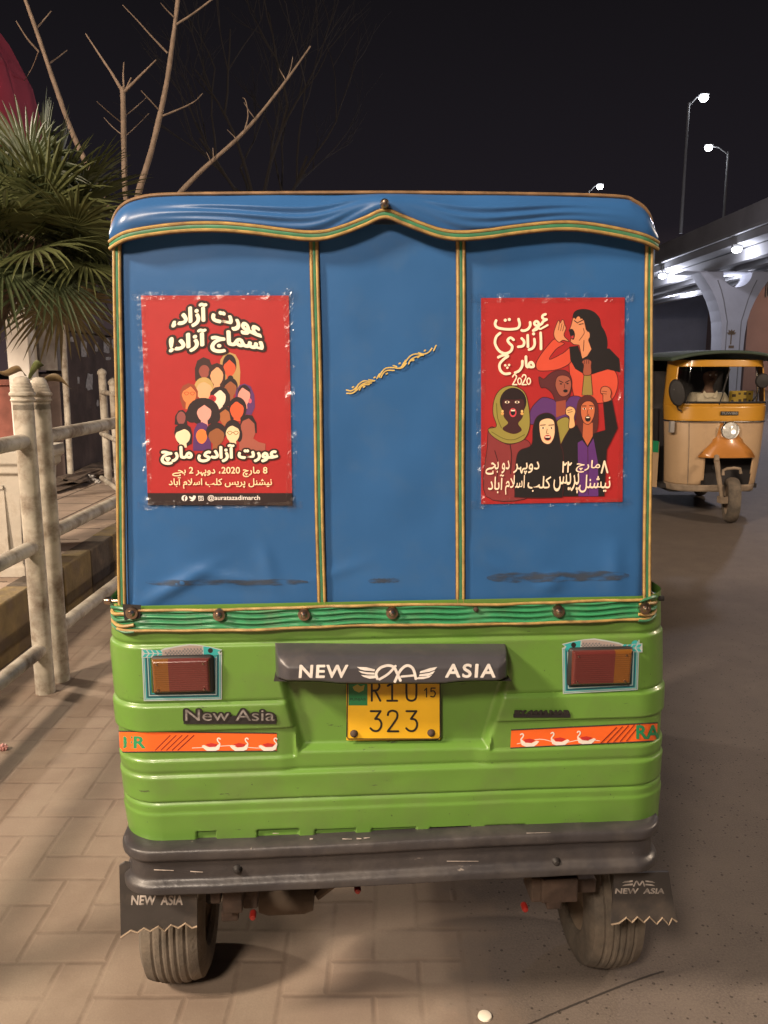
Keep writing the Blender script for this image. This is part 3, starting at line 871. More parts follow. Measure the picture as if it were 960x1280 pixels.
dig([[(622, 204), (608, 204)], [(608, 204), (607, 216)], [(607, 216), (616, 214), (622, 220), (622, 228), (616, 236), (606, 234)]], 4.5)
three = lambda x: [[(x, 288), (x + 36, 288)], [(x + 36, 288), (x + 16, 316)], [(x + 16, 316), (x + 30, 318), (x + 38, 330), (x + 37, 346), (x + 26, 359), (x + 10, 359), (x - 1, 350)]]
dig(three(388)); dig(three(518))
dig([[(450, 302), (454, 291), (468, 286), (482, 292), (485, 306), (478, 322), (450, 361)], [(450, 361), (488, 361)]])
for pts in ([(304, 180), (301, 380), (306, 389), (634, 389), (641, 380), (640, 180)],):
    PA.stroke(pts, 4, m_ink, smooth=False)
PA.build('plate_lettering', plate)
for u, v in ((442.5, 917), (539, 916)):
    q = MB(); q.lathe([(.0001, -.008), (.004, -.0075), (.0075, -.004), (.009, 0), (.009, .004)], pv(u, v, PY - .003), 'Y', 14); q.build('plate_screw', m_rust, plate)

# ---- tail lights
m_ridge = m_lamp_red
for (u0, v0, u1, v1, amber_left, cx) in ((188.5, 824, 264.5, 866, True, 0), (715, 813.5, 789, 856, False, 1)):
    a, c = pv(u0, v0, -.018), pv(u1, v1, -.018)
    y0 = -0.012
    x0, x1, zt, zb_ = a.x, c.x, a.z, c.z
    sp = 0.29 if amber_left else 0.70
    xs = x0 + (x1 - x0) * sp
    def lens(xa, xb, mat, nm, parent):
        def fn(u, v):
            x = xa + (xb - xa) * u; z = zb_ + (zt - zb_) * v
            e = min(x - x0, x1 - x, z - zb_, zt - z) ; r = 0.008
            k = 1 - max(0, min(1, e / r))
            y = -0.019 - 0.005 * v + (0.016 * (1 - math.sqrt(max(0, 1 - k ** 2.2))))
            y += 0.0003 * math.sin(z * 2 * math.pi / 0.0048)
            return Vector((x, y, z))
        q = MB(); q.grid(fn, 46, 70); return q.build(nm, mat, parent, smooth=60, fix=False)
    hb = MB()
    pad = 0.0035
    hb.box(((x0 + x1) / 2 + (.002 if cx == 0 else -.001), -0.004, (zt + zb_) / 2), (x1 - x0 + 2 * pad, 0.022, zt - zb_ + 2 * pad))
    tl = hb.build('tail_light', m_black, rk, bevel=0.007)
    lens(x0, xs, m_lamp_or if amber_left else m_lamp_red, 'amber_lens' if amber_left else 'red_lens', tl)
    lens(xs, x1, m_lamp_red if amber_left else m_lamp_or, 'red_lens' if amber_left else 'amber_lens', tl)
    for fx, fz in ((.1, .86), (.88, .86), (.1, .13), (.88, .13)):
        q = MB(); q.lathe([(.0001, -.0025), (.002, -.002), (.0025, .004)], (x0 + (x1 - x0) * fx, -0.0225, zb_ + (zt - zb_) * fz), 'Y', 10)
        q.build('lens_screw', m_rivet, tl)

# ---- stickers: fish frames, swan strips, badges
BY = -0.0085
def on_body(u, v, h, zref=None):
    y = BY
    for _ in range(14):                                  # walk the sight line onto the rounded tail
        p = pv(u, v, y)
        off = body_off(p.x, p.z if zref is None else zref, True) + h
        t = -off
        e = abs(p.x - body_cx(p.z)) - (HWB * body_tp(p.z) - RCB)
        if e > 0:
            R_ = RCB + off; t = RCB - math.sqrt(max(0, R_ * R_ - min(e, R_ * .985) ** 2))
        y = y * .35 + t * .65
    p.y = t
    return p
def fish(sx, cx, cy, frame, k=1.0):
    """frame: corner pixels of the sticker's outer rim; sx = +1 head to the right"""
    A = Art(lambda x, y, h: on_body(x, y, h + 0.0014, z2 + .04), 0.0, 3e-5)
    (x0, y0), (x1, y1), (x2, y2), (x3, y3) = frame
    def lerp(q, t): 
        c = ((x0 + x1 + x2 + x3) / 4, (y0 + y1 + y2 + y3) / 4)
        return (c[0] + (q[0] - c[0]) * t, c[1] + (q[1] - c[1]) * (t + (t - 1) * .5))
    def side(t, w, mat):
        a, b_, c, d = [lerp(q, t) for q in frame]
        P = [a, d, c, b_]
        for s_, e_ in ((0, 1), (1, 2), (2, 3)):
            S = [(P[s_][0] + (P[e_][0] - P[s_][0]) * i / 10, P[s_][1] + (P[e_][1] - P[s_][1]) * i / 10) for i in range(11)]
            A.stroke(S, w, mat, smooth=False)
    side(0.90, 10, m_stk_t)
    side(0.995, 1.3, m_stk_l); side(0.955, 0.9, m_stk_l); side(0.90, 1.6, m_stk_d); side(0.86, 0.9, m_stk_l); side(0.83, 1.3, m_stk_d)
    yt = min(y0, y1)
    X = lambda t: cx + sx * t            # t: 0 at tail, ~102 at the mouth
    Y = lambda t: cy + t
    A.poly([(X(0), Y(5)), (X(22), Y(7)), (X(30), Y(4)), (X(46), Y(1)), (X(60), Y(-1)), (X(72), Y(0)), (X(84), Y(2)), (X(101), Y(6)), (X(97), Y(9)), (X(101), Y(12)), (X(76), Y(15.4)), (X(40), Y(15)), (X(0), Y(16.5))], m_stk_l)
    A.poly([(X(26), Y(7)), (X(44), Y(3)), (X(60), Y(.6)), (X(76), Y(1.5)), (X(76), Y(14.5)), (X(44), Y(14)), (X(26), Y(14.5))], m_stk_s)
    A.poly([(X(77), Y(2)), (X(85), Y(3)), (X(99), Y(7)), (X(95), Y(9)), (X(97), Y(12.5)), (X(78), Y(15))], m_stk_t)
    A.ell(X(86), Y(7.2), 3.2, 3.2, m_ink, 14)
    for r_i in range(4):
        A.poly([(X(1 + 6 * r_i), Y(6.4)), (X(5.2 + 6 * r_i), Y(6.6)), (X(8 + 6 * r_i), Y(10.4)), (X(4 + 6 * r_i), Y(10.4))], m_stk_t)
        A.poly([(X(4 + 6 * r_i), Y(11.4)), (X(8 + 6 * r_i), Y(11.4)), (X(5 + 6 * r_i), Y(15.4)), (X(1 + 6 * r_i), Y(15.4))], m_stk_t)
    for r_i in range(5):
        for c_i in range(12):
            ux = 29 + c_i * 4 + (r_i % 2) * 2; uy = 4.5 + r_i * 2.2
            if uy < 7.5 - (ux - 26) * .13: continue
            A.stroke([(X(ux), Y(uy)), (X(ux + 1.6), Y(uy + 1)), (X(ux), Y(uy + 2))], .55, m_stk_d, caps=False)
    A.build('fish_sticker', rk)
fish(1, 177, 806, ((177.5, 817), (277, 815), (277, 874), (180, 876)))
fish(-1, 803, 799, ((703, 810), (799, 800), (797, 862), (704, 867)))

def swan(A, ox, oy, s, flip=1):
    q = lambda x, y: (ox + flip * x * s, oy + y * s)
    A.poly([q(0, 1.5), q(3, .2), q(10, 3.5), q(18, 3), q(22, -1), q(24.2, .5), q(22.5, 6), q(16, 8.5), q(7, 8), q(3, 5)], m_stk_w)
    A.stroke([q(21, 3), q(23.5, -1), q(21, -4.6), q(20.4, -7.2), q(22, -8.6), q(24, -7.4)], 1.7 * s, m_stk_w)
    A.poly([q(5, -.5), q(12, -2.3), q(20, -1), q(18, 2.4), q(10, 3)], m_stk_r)
def strip(name, frame, left):
    zm = (z3a + z3b) / 2
    A = Art(lambda x, y, h: on_body(x, y, h + 0.0006, zm), 0.0, 6e-5)
    (x0, y0), (x1, y1), (x2, y2), (x3, y3) = frame
    nS = 72
    top = [(x0 + (x1 - x0) * i / nS, y0 + (y1 - y0) * i / nS) for i in range(nS + 1)]; bot = [(x3 + (x2 - x3) * i / nS, y3 + (y2 - y3) * i / nS) for i in range(nS + 1)]
    h = A.up(); 
    A.mb.add([A.fn(*p, h) for p in top] + [A.fn(*p, h) for p in bot], [(i, i + 1, i + nS + 2, i + nS + 1) for i in range(nS)], A.mi(m_stk_o))
    if left:
        A.text('ER', 155, 921, 181, 935, m_stk_g, offset=.035)
        for k in range(5): A.stroke([(194 + k * 7, 938), (213 + k * 7.4, 919)], 1.1, m_stk_m, smooth=False, caps=False)
        A.stroke([(240, 935), (262, 934), (290, 932), (320, 935), (345, 933)], .8, m_stk_w, caps=False)
        for ox in (252, 287, 323): swan(A, ox, 931.0, 0.97)
    else:
        A.stroke([(646, 930), (675, 924), (700, 929), (725, 925), (750, 926)], .8, m_stk_w, caps=False)
        for ox, oy in ((674, 925.5), (712, 924), (745, 922.5)): swan(A, ox, oy, 0.97, -1)
        for k in range(5): A.stroke([(751 + k * 8, 929 - k * .6), (771 + k * 7.4, 909 - k)], 1.1, m_stk_m, smooth=False, caps=False)
        A.text('RA', 796, 907, 824, 923, m_stk_g, offset=.035)
    A.build(name, rk)
    rim = MB()
    for P in (top, bot):
        rim.tube([on_body(x, y, .0008, zm) for x, y in P], .0013, 6)
    rim.build('strip_edging', m_under, rk)
strip('swan_sticker', ((148.5, 914), (346, 916.5), (346, 938.5), (150, 940)), True)
strip('swan_sticker', ((639, 912.5), (822, 903.5), (821, 926), (638, 935)), False)
def badge(u0, v0, u1, v1, bar0, txt, mat_t, off, tilt=0.0):
    q = MB()
    nS = 10
    def P(u, v, h): return on_body(u, v, h, z2 - .02)
    base = [P(u0 + (u1 - u0) * i / nS, bar0, .0035) for i in range(nS + 1)] + [P(u1 + (u0 - u1) * i / nS, v1, .0035) for i in range(nS + 1)]
    q.prism(base, (0, .004, 0))
    o = q.build('badge', m_black, rk, smooth=0)
    A = Art(lambda x, y, h: P(x, y, h + .0042), 0.0)
    A.text(txt, u0 + 2, v0 + 1, u1 - 2, v1 - 4, mat_t, offset=0.0, outline=(m_ink, 0.10))
    A.build('badge_lettering', o)
m_badge = M('worn_chrome_lettering', (0.20, 0.185, 0.175), 0.4, var=0.6, nscale=90)
badge(229.5, 886, 345, 905, 895.5, 'New Asia', m_badge, .03)
badge(642, 887, 713, 897, 893, 'BY.4444.NAB', M('worn_black_lettering', (0.035, 0.03, 0.03), .4), .05)

# ---- bumper
bz0, bz1 = zc(1098, 1084), zc(1041, 1028)
prof = []
for k in range(41):
    t = k / 40
    d = 0.014 * math.exp(-((t - 0.14) / 0.15) ** 4) + 0.014 * math.exp(-((t - 0.88) / 0.15) ** 4) + 0.029
    d *= min(1, math.sqrt(max(0, t / 0.06))) if t < .06 else 1
    prof.append((d, bz0 + (bz1 - bz0) * t))
prof = [(-0.03, bz0 + .004)] + prof + [(0.004, bz1 + .001), (-0.03, bz1 - .004)]
ssu = usamples(0.568, 0.035, 0.16, 6, 12, 120)
b = MB(); vs_ = []
for d, z in prof:
    for s in ssu:
        (x, y), (nx, ny) = upath(0.568, -0.012, 0.035, 0.16, s)
        w = 0.0018 * noise.noise(Vector((x * 4, y * 4, z * 3))) + 0.0012 * noise.noise(Vector((x * 14, y * 4, z * 9)))
        vs_.append((x + 0.025 + nx * (d + w), y + ny * (d + w), z + 0.003 * math.sin(x * 5)))
nn = len(ssu)
b.add(vs_, [(j * nn + i, j * nn + i + 1, (j + 1) * nn + i + 1, (j + 1) * nn + i) for j in range(len(prof) - 1) for i in range(nn - 1)])
bmp = b.build('bumper', m_bump, rk, smooth=60, fix=False)
for u, v in ((297, 1085.5), (694.5, 1076)):
    q = MB(); q.lathe([(.0001, -.014), (.006, -.012), (.010, -.005), (.012, 0), (.013, .02)], pv(u, v, -.038), 'Y', 16); q.build('bumper_bolt', m_black, bmp)
m_scr = M('bare_scratch', (0.50, 0.44, 0.40), 0.5, var=.3, nscale=90)
for (u0, v0, u1, v1, w) in ((387, 1054.5, 391, 1054.5, 2), (428, 1054, 440, 1054, 1), (446, 1053.5, 452, 1053.5, 1.6), (455, 1053, 463, 1052.5, 1.2), (190, 1094, 215, 1095, 1.2), (236, 1096, 252, 1097, 1.2), (340, 1048, 348, 1048, 1), (660, 1046, 690, 1045, 1), (560, 1083, 600, 1083, .8)):
    a, c = pv(u0, v0, -.062), pv(u1, v1, -.062)
    def by(p):
        t = (p.z - bz0) / (bz1 - bz0)
        return -0.012 - (0.014 * math.exp(-((t - 0.14) / 0.15) ** 4) + 0.014 * math.exp(-((t - 0.88) / 0.15) ** 4) + 0.029) - .002
    h = w * .0011
    q = MB(); q.add([Vector((a.x, by(a), a.z - h)), Vector((c.x, by(c), c.z - h * .4)), Vector((c.x, by(c), c.z + h * .6)), Vector((a.x, by(a), a.z + h))], [(0, 1, 2, 3)])
    q.build('scratch', m_scr, bmp, smooth=0, fix=False)

# ---- wheels
def wheel(cx, cy, rad, wid, nm='wheel'):
    hw = wid / 2
    prof = []
    for k in range(25):
        t = -1 + 2 * k / 24
        r = rad - 0.012 * t * t - (0.004 if k in (5, 9, 12, 15, 19) else 0)
        prof.append((r, t * hw * 0.86))
    side = [(rad - .03, .98), (rad - .06, 1.03), (rad - .085, .96), (rad - .095, .80)]
    P = [(r, -hw * t) for r, t in side[::-1]] + prof + [(r, hw * t) for r, t in side]
    w = MB(); w.lathe(P, (cx, cy, rad), 'X', 72, caps=False)
    t = w.build(nm, m_rubber, rk, smooth=30)
    q = MB(); q.lathe([(.0001, -hw * .5), (.05, -hw * .55), (.07, -hw * .35), (rad - .10, -hw * .6), (rad - .088, -hw * .85)], (cx, cy, rad), 'X', 32, caps=False)
    q.lathe([(.0001, hw * .5), (.05, hw * .55), (.07, hw * .35), (rad - .10, hw * .6), (rad - .088, hw * .85)], (cx, cy, rad), 'X', 32, caps=False)
    q.build('rim', m_dust, t)
wheel(-0.530, 0.353, 0.200, 0.160)
wheel(0.612, 0.327, 0.200, 0.152)
wheel(0.012, 2.05, 0.205, 0.11)
for sx in (-1, 1):
    b = MB(); b.tube([(.03 + sx * .50, .35, .212), (.03 + sx * .36, .38, .30), (.03 + sx * .30, .75, .42)], .03, 10); b.build('trailing_arm', m_under, rk)
b = MB()
for u0, v0, u1, v1, yb, dp in ((262, 1105, 276, 1130, .03, .08), (277, 1108, 303, 1142, .03, .10), (303, 1108, 322, 1136, .08, .08), (276, 1140, 298, 1152, .07, .06)):
    a, c = pv(u0, v0, yb), pv(u1, v1, yb)
    b.box(((a.x + c.x) / 2, yb + dp / 2, (a.z + c.z) / 2), (c.x - a.x, dp, a.z - c.z))
b.build('suspension_bracket', m_rust, rk, smooth=0, bevel=.004)
b = MB()
for u0, v0, u1, v1, yb, dp in ((665, 1098, 680, 1128, .03, .08), (678, 1100, 722, 1128, .02, .10), (684, 1126, 702, 1137, .02, .09), (722, 1100, 745, 1116, .08, .08)):
    a, c = pv(u0, v0, yb), pv(u1, v1, yb)
    b.box(((a.x + c.x) / 2, yb + dp / 2, (a.z + c.z) / 2), (c.x - a.x, dp, a.z - c.z))
b.build('suspension_bracket', m_rust, rk, smooth=0, bevel=.004)
for u, v in ((656, 1135), (447, 1112), (316, 1145)):
    q = MB(); p = pv(u, v, .03)
    q.lathe([(.0001, -.009), (.006, -.008), (.008, -.003), (.008, .012)], p, 'Y', 14); q.build('red_marker', m_redl, rk)
b = MB(); p = pv(358, 1120, .40)
b.lathe([(.0001, -.08), (.040, -.075), (.048, -.05), (.048, .05), (.040, .075), (.0001, .08)], p, 'X', 24); b.tube([p + Vector((.08, 0, 0)), p + Vector((.2, .05, .06))], .018)
b.build('silencer', M('silencer_steel', (.16, .12, .09), .8, var=.3), rk)

# ---- mudflaps
m_flapw = M('dirty_flap_lettering', (0.36, 0.32, 0.29), 0.7, var=0.5, nscale=70)
def mudflap(nm, outline, zig, yb, curl, txt_box, txt):
    top, n_t = outline, len(outline)
    poly = outline + zig
    ps = []
    for u, v in poly:
        p = pv(u, v, yb); ps.append(p)
    q = MB(); q.prism(ps, (0, .006, 0))
    o = q.build('mudflap', m_flap, rk, smooth=0)
    A = Art(lambda x, y, h: pv(x, y, yb - .0006 - h), 0.0)
    A.text(txt, *txt_box, m_flapw, offset=.03, shear=.1)
    x0, y0, x1, y1 = txt_box
    w = (x1 - x0)
    for k in range(2):
        A.poly([(x0 + w * .14, y0 - 3 - 4 * k), (x0 + w * .36, y0 - 4 - 4 * k), (x0 + w * .36, y0 - 6.3 - 4 * k), (x0 + w * .2, y0 - 5 - 4 * k)], m_flapw)
        A.poly([(x0 + w * .62, y0 - 4 - 4 * k), (x0 + w * .82, y0 - 3 - 4 * k), (x0 + w * .76, y0 - 5 - 4 * k), (x0 + w * .62, y0 - 6 - 4 * k)], m_flapw)
    A.stroke([(x0 + w * .38, y0 - 3), (x0 + w * .44, y0 - 9), (x0 + w * .5, y0 - 4), (x0 + w * .56, y0 - 9), (x0 + w * .6, y0 - 3)], 1.8, m_flapw)
    A.build('mudflap_lettering', o)
    q = MB(); q.tube([pv(u, v, yb - .001) for u, v in [outline[-1]] + zig + [outline[0]]], .0022, 6); q.build('zigzag_edge', m_dust, o)
mudflap('mudflap', [(151, 1172), (149, 1082), (156, 1078), (200, 1088), (246, 1092), (246.5, 1158)], [(240, 1160), (232, 1154), (223, 1160), (214, 1156), (206, 1164), (198, 1158), (188, 1164), (180, 1160), (172, 1166), (164, 1163)], 0.005, 0, (164, 1119.5, 228, 1131), 'NEW  ASIA')
mudflap('mudflap', [(764, 1156), (768, 1092), (836, 1090), (842, 1130), (846, 1152)], [(840, 1148), (836, 1156), (828, 1147), (821, 1155), (812, 1146), (805, 1153), (797, 1146), (790, 1153), (783, 1147), (774, 1154)], 0.010, 0, (769, 1110.5, 830, 1117), 'NEW  ASIA')

# ================================================================== POSTERS
PR = {}
def ink(r, g, b):
    k = (r, g, b)
    if k not in PR: PR[k] = M('print_%02x%02x%02x' % k, lin(k), 0.55, var=0.04, nscale=20, bump=0.05, bscale=14, coat=0.0)
    return PR[k]
m_tape = bpy.data.materials.new('clear_tape'); m_tape.use_nodes = True
N, L = m_tape.node_tree.nodes, m_tape.node_tree.links
N.clear(); o_ = N.new('ShaderNodeOutputMaterial'); mx_ = N.new('ShaderNodeMixShader'); tr_ = N.new('ShaderNodeBsdfTransparent'); gl_ = N.new('ShaderNodeBsdfGlossy')
gl_.inputs['Roughness'].default_value = 0.20; gl_.inputs['Color'].default_value = (0.9, 0.9, 0.9, 1)
tcn = N.new('ShaderNodeTexCoord'); nzn = N.new('ShaderNodeTexNoise'); nzn.inputs['Scale'].default_value = 26; nzn.inputs['Detail'].default_value = 5; nzn.inputs['Distortion'].default_value = 0.6
bpn = N.new('ShaderNodeBump'); bpn.inputs['Strength'].default_value = 0.9; bpn.inputs['Distance'].default_value = 0.02
L.new(tcn.outputs['Object'], nzn.inputs['Vector']); L.new(nzn.outputs[0], bpn.inputs['Height']); L.new(bpn.outputs[0], gl_.inputs['Normal'])
fr2 = N.new('ShaderNodeMapRange'); fr2.inputs[1].default_value = .45; fr2.inputs[2].default_value = .75; fr2.inputs[3].default_value = 0.012; fr2.inputs[4].default_value = 0.15
L.new(nzn.outputs[0], fr2.inputs[0]); L.new(fr2.outputs[0], mx_.inputs[0])
tr_.inputs[0].default_value = (0.97, 0.97, 0.97, 1)
L.new(tr_.outputs[0], mx_.inputs[1]); L.new(gl_.outputs[0], mx_.inputs[2]); L.new(mx_.outputs[0], o_.inputs[0])
m_paper_back = M('poster_paper_edge', (0.55, 0.5, 0.45), 0.7)
def poster(label, quad, U0, art_fn):
    fn = lambda x, y, h: pc(U0 + x / 4.5714, 360 + y / 4.5714, h + 0.0016)
    base = fn((quad[2][0] + quad[3][0]) / 2, (quad[2][1] + quad[3][1]) / 2, 0)
    w = VEH @ base
    t = thing('poster', label, 'poster', w, R(3.4), 'red march posters on the canvas')
    pp = MB(); c = [fn(x, y, 0) for x, y in quad]
    pp.prism([p + Vector((0, .0004, 0)) for p in c], (0, -.0004, 0))
    pp.build('paper', ink(166, 36, 38), t, smooth=0, origin=base)
    A = Art(fn, 0.00006, 6e-6)
    art_fn(A)
    A.build('printing', t, origin=base)
    (x0, y0), (x1, y1), (x2, y2), (x3, y3) = quad
    for i, (a, c, ox, oy, wd) in enumerate((((x0, y0), (x1, y1), 60, 0, 52), ((x3, y3), (x2, y2), 60, 0, 44), ((x0, y0), (x3, y3), 0, 30, 50), ((x1, y1), (x2, y2), 0, 40, 56))):
        q = MB(); P = []
        for k in range(21):
            s_ = k / 20
            x = a[0] - ox + (c[0] - a[0] + 2 * ox) * s_; y = a[1] - oy + (c[1] - a[1] + 2 * oy) * s_
            for sg in (-1, 1):
                if i < 2: P.append(fn(x, y + sg * wd / 2 + 5 * math.sin(k * .8 + i), .0024 + .00005 * i))
                else: P.append(fn(x + sg * wd / 2 + 5 * math.sin(k * .8 + i), y, .0024 + .00005 * i))
        q.add(P, [(2 * j, 2 * j + 1, 2 * j + 3, 2 * j + 2) for j in range(20)])
        q.build('clear_tape', m_tape, t, smooth=0, origin=base, fix=False)
    return t
CREAM, DARK = ink(250, 240, 214), ink(44, 26, 24)
def art_left(A):
    K = ink
    hair, hair2 = K(42, 30, 34), K(58, 36, 36)
    def head(cx, cy, rx, ry, face, hr=None, hx=1.45, hy=1.38, dy=-.18, neck=0, low=0):
        if hr: 
            A.ell(cx, cy + dy * ry, rx * hx, ry * hy, hr, 26)
            if low: A.poly([(cx - rx * hx, cy + dy * ry), (cx + rx * hx, cy + dy * ry), (cx + rx * hx * .95, cy + low), (cx - rx * hx * .95, cy + low)], hr)
        if neck: A.poly([(cx - rx * .42, cy + ry * .5), (cx + rx * .42, cy + ry * .5), (cx + rx * .5, cy + neck), (cx - rx * .5, cy + neck)], face)
        A.poly([(cx + rx * math.cos(a) * (1 if math.sin(a) < 0 else .94 - .12 * math.sin(a) ** 2), cy + ry * math.sin(a)) for a in [2 * math.pi * k / 26 for k in range(26)]], face)
    def parting(cx, cy, rx, ry, hr, lean=0.0):
        A.poly([(cx - rx * 1.05, cy + ry * .1), (cx - rx * .95, cy - ry * .7), (cx + lean * rx, cy - ry * 1.15), (cx + rx * .95, cy - ry * .7), (cx + rx * 1.05, cy + ry * .1), (cx + rx * .82, cy - ry * .35), (cx + lean * rx, cy - ry * .88), (cx - rx * .82, cy - ry * .35)], hr)
    A.poly([(478, 470), (482, 410), (505, 378), (535, 368), (568, 380), (588, 415), (596, 480), (592, 570), (560, 590), (500, 560)], K(182, 146, 92))
    head(534, 455, 38, 52, K(205, 86, 56), hair, 1.05, 1.2, -.28, 90); parting(534, 455, 36, 52, hair)
    A.poly([(338, 530), (336, 460), (350, 415), (385, 395), (420, 408), (436, 450), (440, 520), (400, 540)], hair2)
    head(390, 478, 31, 38, K(146, 76, 66), None, neck=52)
    A.poly([(414, 545), (415, 480), (430, 440), (462, 428), (495, 440), (510, 480), (512, 560), (470, 580)], hair2)
    head(462, 505, 38, 52, K(228, 164, 122), neck=70); parting(462, 500, 38, 60, hair2, .1)
    head(540, 575, 36, 48, K(150, 88, 58), hair, 1.15, 1.0, -.3, 70); A.ell(540, 517, 17, 18, hair); parting(540, 572, 36, 46, hair)
    A.ell(388, 572, 56, 62, K(190, 158, 98)); head(390, 590, 46, 52, K(232, 170, 128), neck=80); parting(388, 575, 46, 52, K(190, 158, 98), -.2)
    A.poly([(252, 640), (252, 590), (268, 558), (300, 544), (335, 554), (354, 590), (352, 650), (330, 690), (270, 690)], K(142, 66, 44))
    head(304, 612, 42, 50, K(222, 128, 76), neck=80); parting(304, 608, 42, 52, K(142, 66, 44), .2)
    for cx in (288, 322): A.stroke([(cx - 14, 600), (cx, 594), (cx + 14, 600), (cx, 612), (cx - 14, 600)], 3.5, K(170, 74, 40), caps=False)
    A.poly([(566, 650), (570, 590), (590, 556), (620, 546), (655, 562), (676, 610), (680, 680), (660, 725), (600, 720)], K(92, 52, 106))
    head(618, 620, 36, 52, K(232, 152, 140), hair, 1.05, 1.12, -.16, 70); parting(618, 612, 36, 50, hair, -.3); A.ell(652, 645, 9, 14, K(212, 90, 110))
    A.poly([(420, 640), (425, 595), (450, 568), (482, 562), (515, 575), (536, 610), (540, 670), (500, 690), (440, 680)], hair)
    head(478, 632, 36, 48, K(242, 218, 196), neck=60); parting(478, 626, 38, 52, hair, .1); A.ell(437, 632, 22, 21, K(186, 44, 52)); A.ell(437, 632, 11, 10, K(150, 30, 40))
    head(510, 735, 36, 46, K(166, 100, 60), hair, 1.1, 1.1, -.2, 50); parting(510, 728, 36, 40, hair)
    A.ell(580, 688, 52, 66, hair); A.poly([(530, 690), (628, 690), (624, 755), (540, 752)], hair)
    head(577, 700, 40, 50, K(224, 92, 54), neck=60); parting(577, 690, 40, 50, hair, -.1)
    A.ell(384, 705, 92, 78, hair); A.ell(320, 730, 40, 40, hair); A.ell(440, 735, 42, 42, hair)
    head(390, 716, 42, 48, K(230, 158, 146), neck=86); parting(390, 708, 42, 46, hair)
    A.poly([(220, 780), (224, 730), (244, 700), (268, 696), (288, 716), (294, 790)], hair); head(258, 744, 26, 38, K(140, 76, 74), neck=50)
    A.poly([(592, 800), (600, 750), (630, 724), (665, 728), (688, 770), (690, 830)], hair)
    A.poly([(590, 860), (592, 800), (610, 760), (645, 745), (676, 775), (682, 830), (670, 860), (700, 880), (740, 890), (738, 930), (590, 930)], K(160, 88, 74))
    A.poly([(218, 830), (224, 795), (250, 775), (285, 776), (312, 796), (322, 840), (318, 890), (290, 905), (240, 890)], hair)
    head(268, 850, 44, 44, K(240, 218, 182), neck=62); parting(268, 842, 46, 48, hair, .5)
    A.poly([(326, 880), (332, 810), (350, 775), (378, 766), (405, 780), (424, 830), (430, 930), (326, 930)], K(86, 46, 104))
    head(375, 848, 33, 42, K(240, 126, 62))
    A.ell(458, 822, 58, 54, hair); head(460, 850, 46, 48, K(146, 88, 54), neck=70); parting(460, 840, 48, 48, hair, .1)
    A.ell(553, 808, 48, 56, hair); A.ell(590, 840, 18, 40, hair)
    head(553, 835, 40, 48, K(238, 208, 166), neck=60); parting(553, 820, 42, 42, hair, -.2)
    for cx in (535, 571): A.stroke([(cx - 14, 826), (cx, 818), (cx + 14, 826), (cx, 838), (cx - 14, 826)], 3.5, K(140, 96, 40), caps=False)
    A.stroke([(549, 826), (557, 826)], 3.5, K(140, 96, 40))
    arch1 = lambda u, w: (u, w + 62 * ((u - 420) / 250) ** 2 + (u - 460) * .05)
    arch2 = lambda u, w: (u, w + 34 * ((u - 455) / 260) ** 2 - (u - 455) * .02)
    A.text(urdu('عورت آزاد،'), 208, 92, 714, 216, CREAM, .05, (DARK, .125), arch1)
    A.text(urdu('سماج آزاد!'), 194, 232, 724, 366, CREAM, .05, (DARK, .125), arch2)
    A.text(urdu('عورت آزادی مارچ'), 146, 896, 808, 1006, CREAM, .05, (DARK, .11))
    C2 = ink(250, 222, 178)
    A.text(urdu('8 مارچ 2020، دوپہر 2 بجے'), 208, 1022, 750, 1080, C2, .018)
    A.text(urdu('نیشنل پریس کلب اسلام آباد'), 188, 1082, 776, 1146, C2, .018)
    A.poly([(66, 1172), (892, 1172), (894, 1243), (68, 1240)], ink(40, 26, 28))
    W_ = ink(236, 230, 224); Bk = ink(40, 26, 28)
    A.ell(277, 1201, 17, 17, W_); A.text('f', 272, 1189, 284, 1216, Bk, .03)
    A.poly([(306, 1212), (318, 1209), (307, 1201), (304, 1190), (322, 1196), (326, 1187), (335, 1186), (342, 1192), (336, 1208), (322, 1218)], W_, True)
    A.stroke([(357, 1190), (383, 1190), (386, 1212), (360, 1215)], 4.5, W_, smooth=False, closed=True); A.stroke([(365, 1201), (371, 1195), (378, 1201), (371, 1208)], 3.2, W_, closed=True)
    A.text('@auratazadimarch', 410, 1184, 708, 1218, W_, .012)
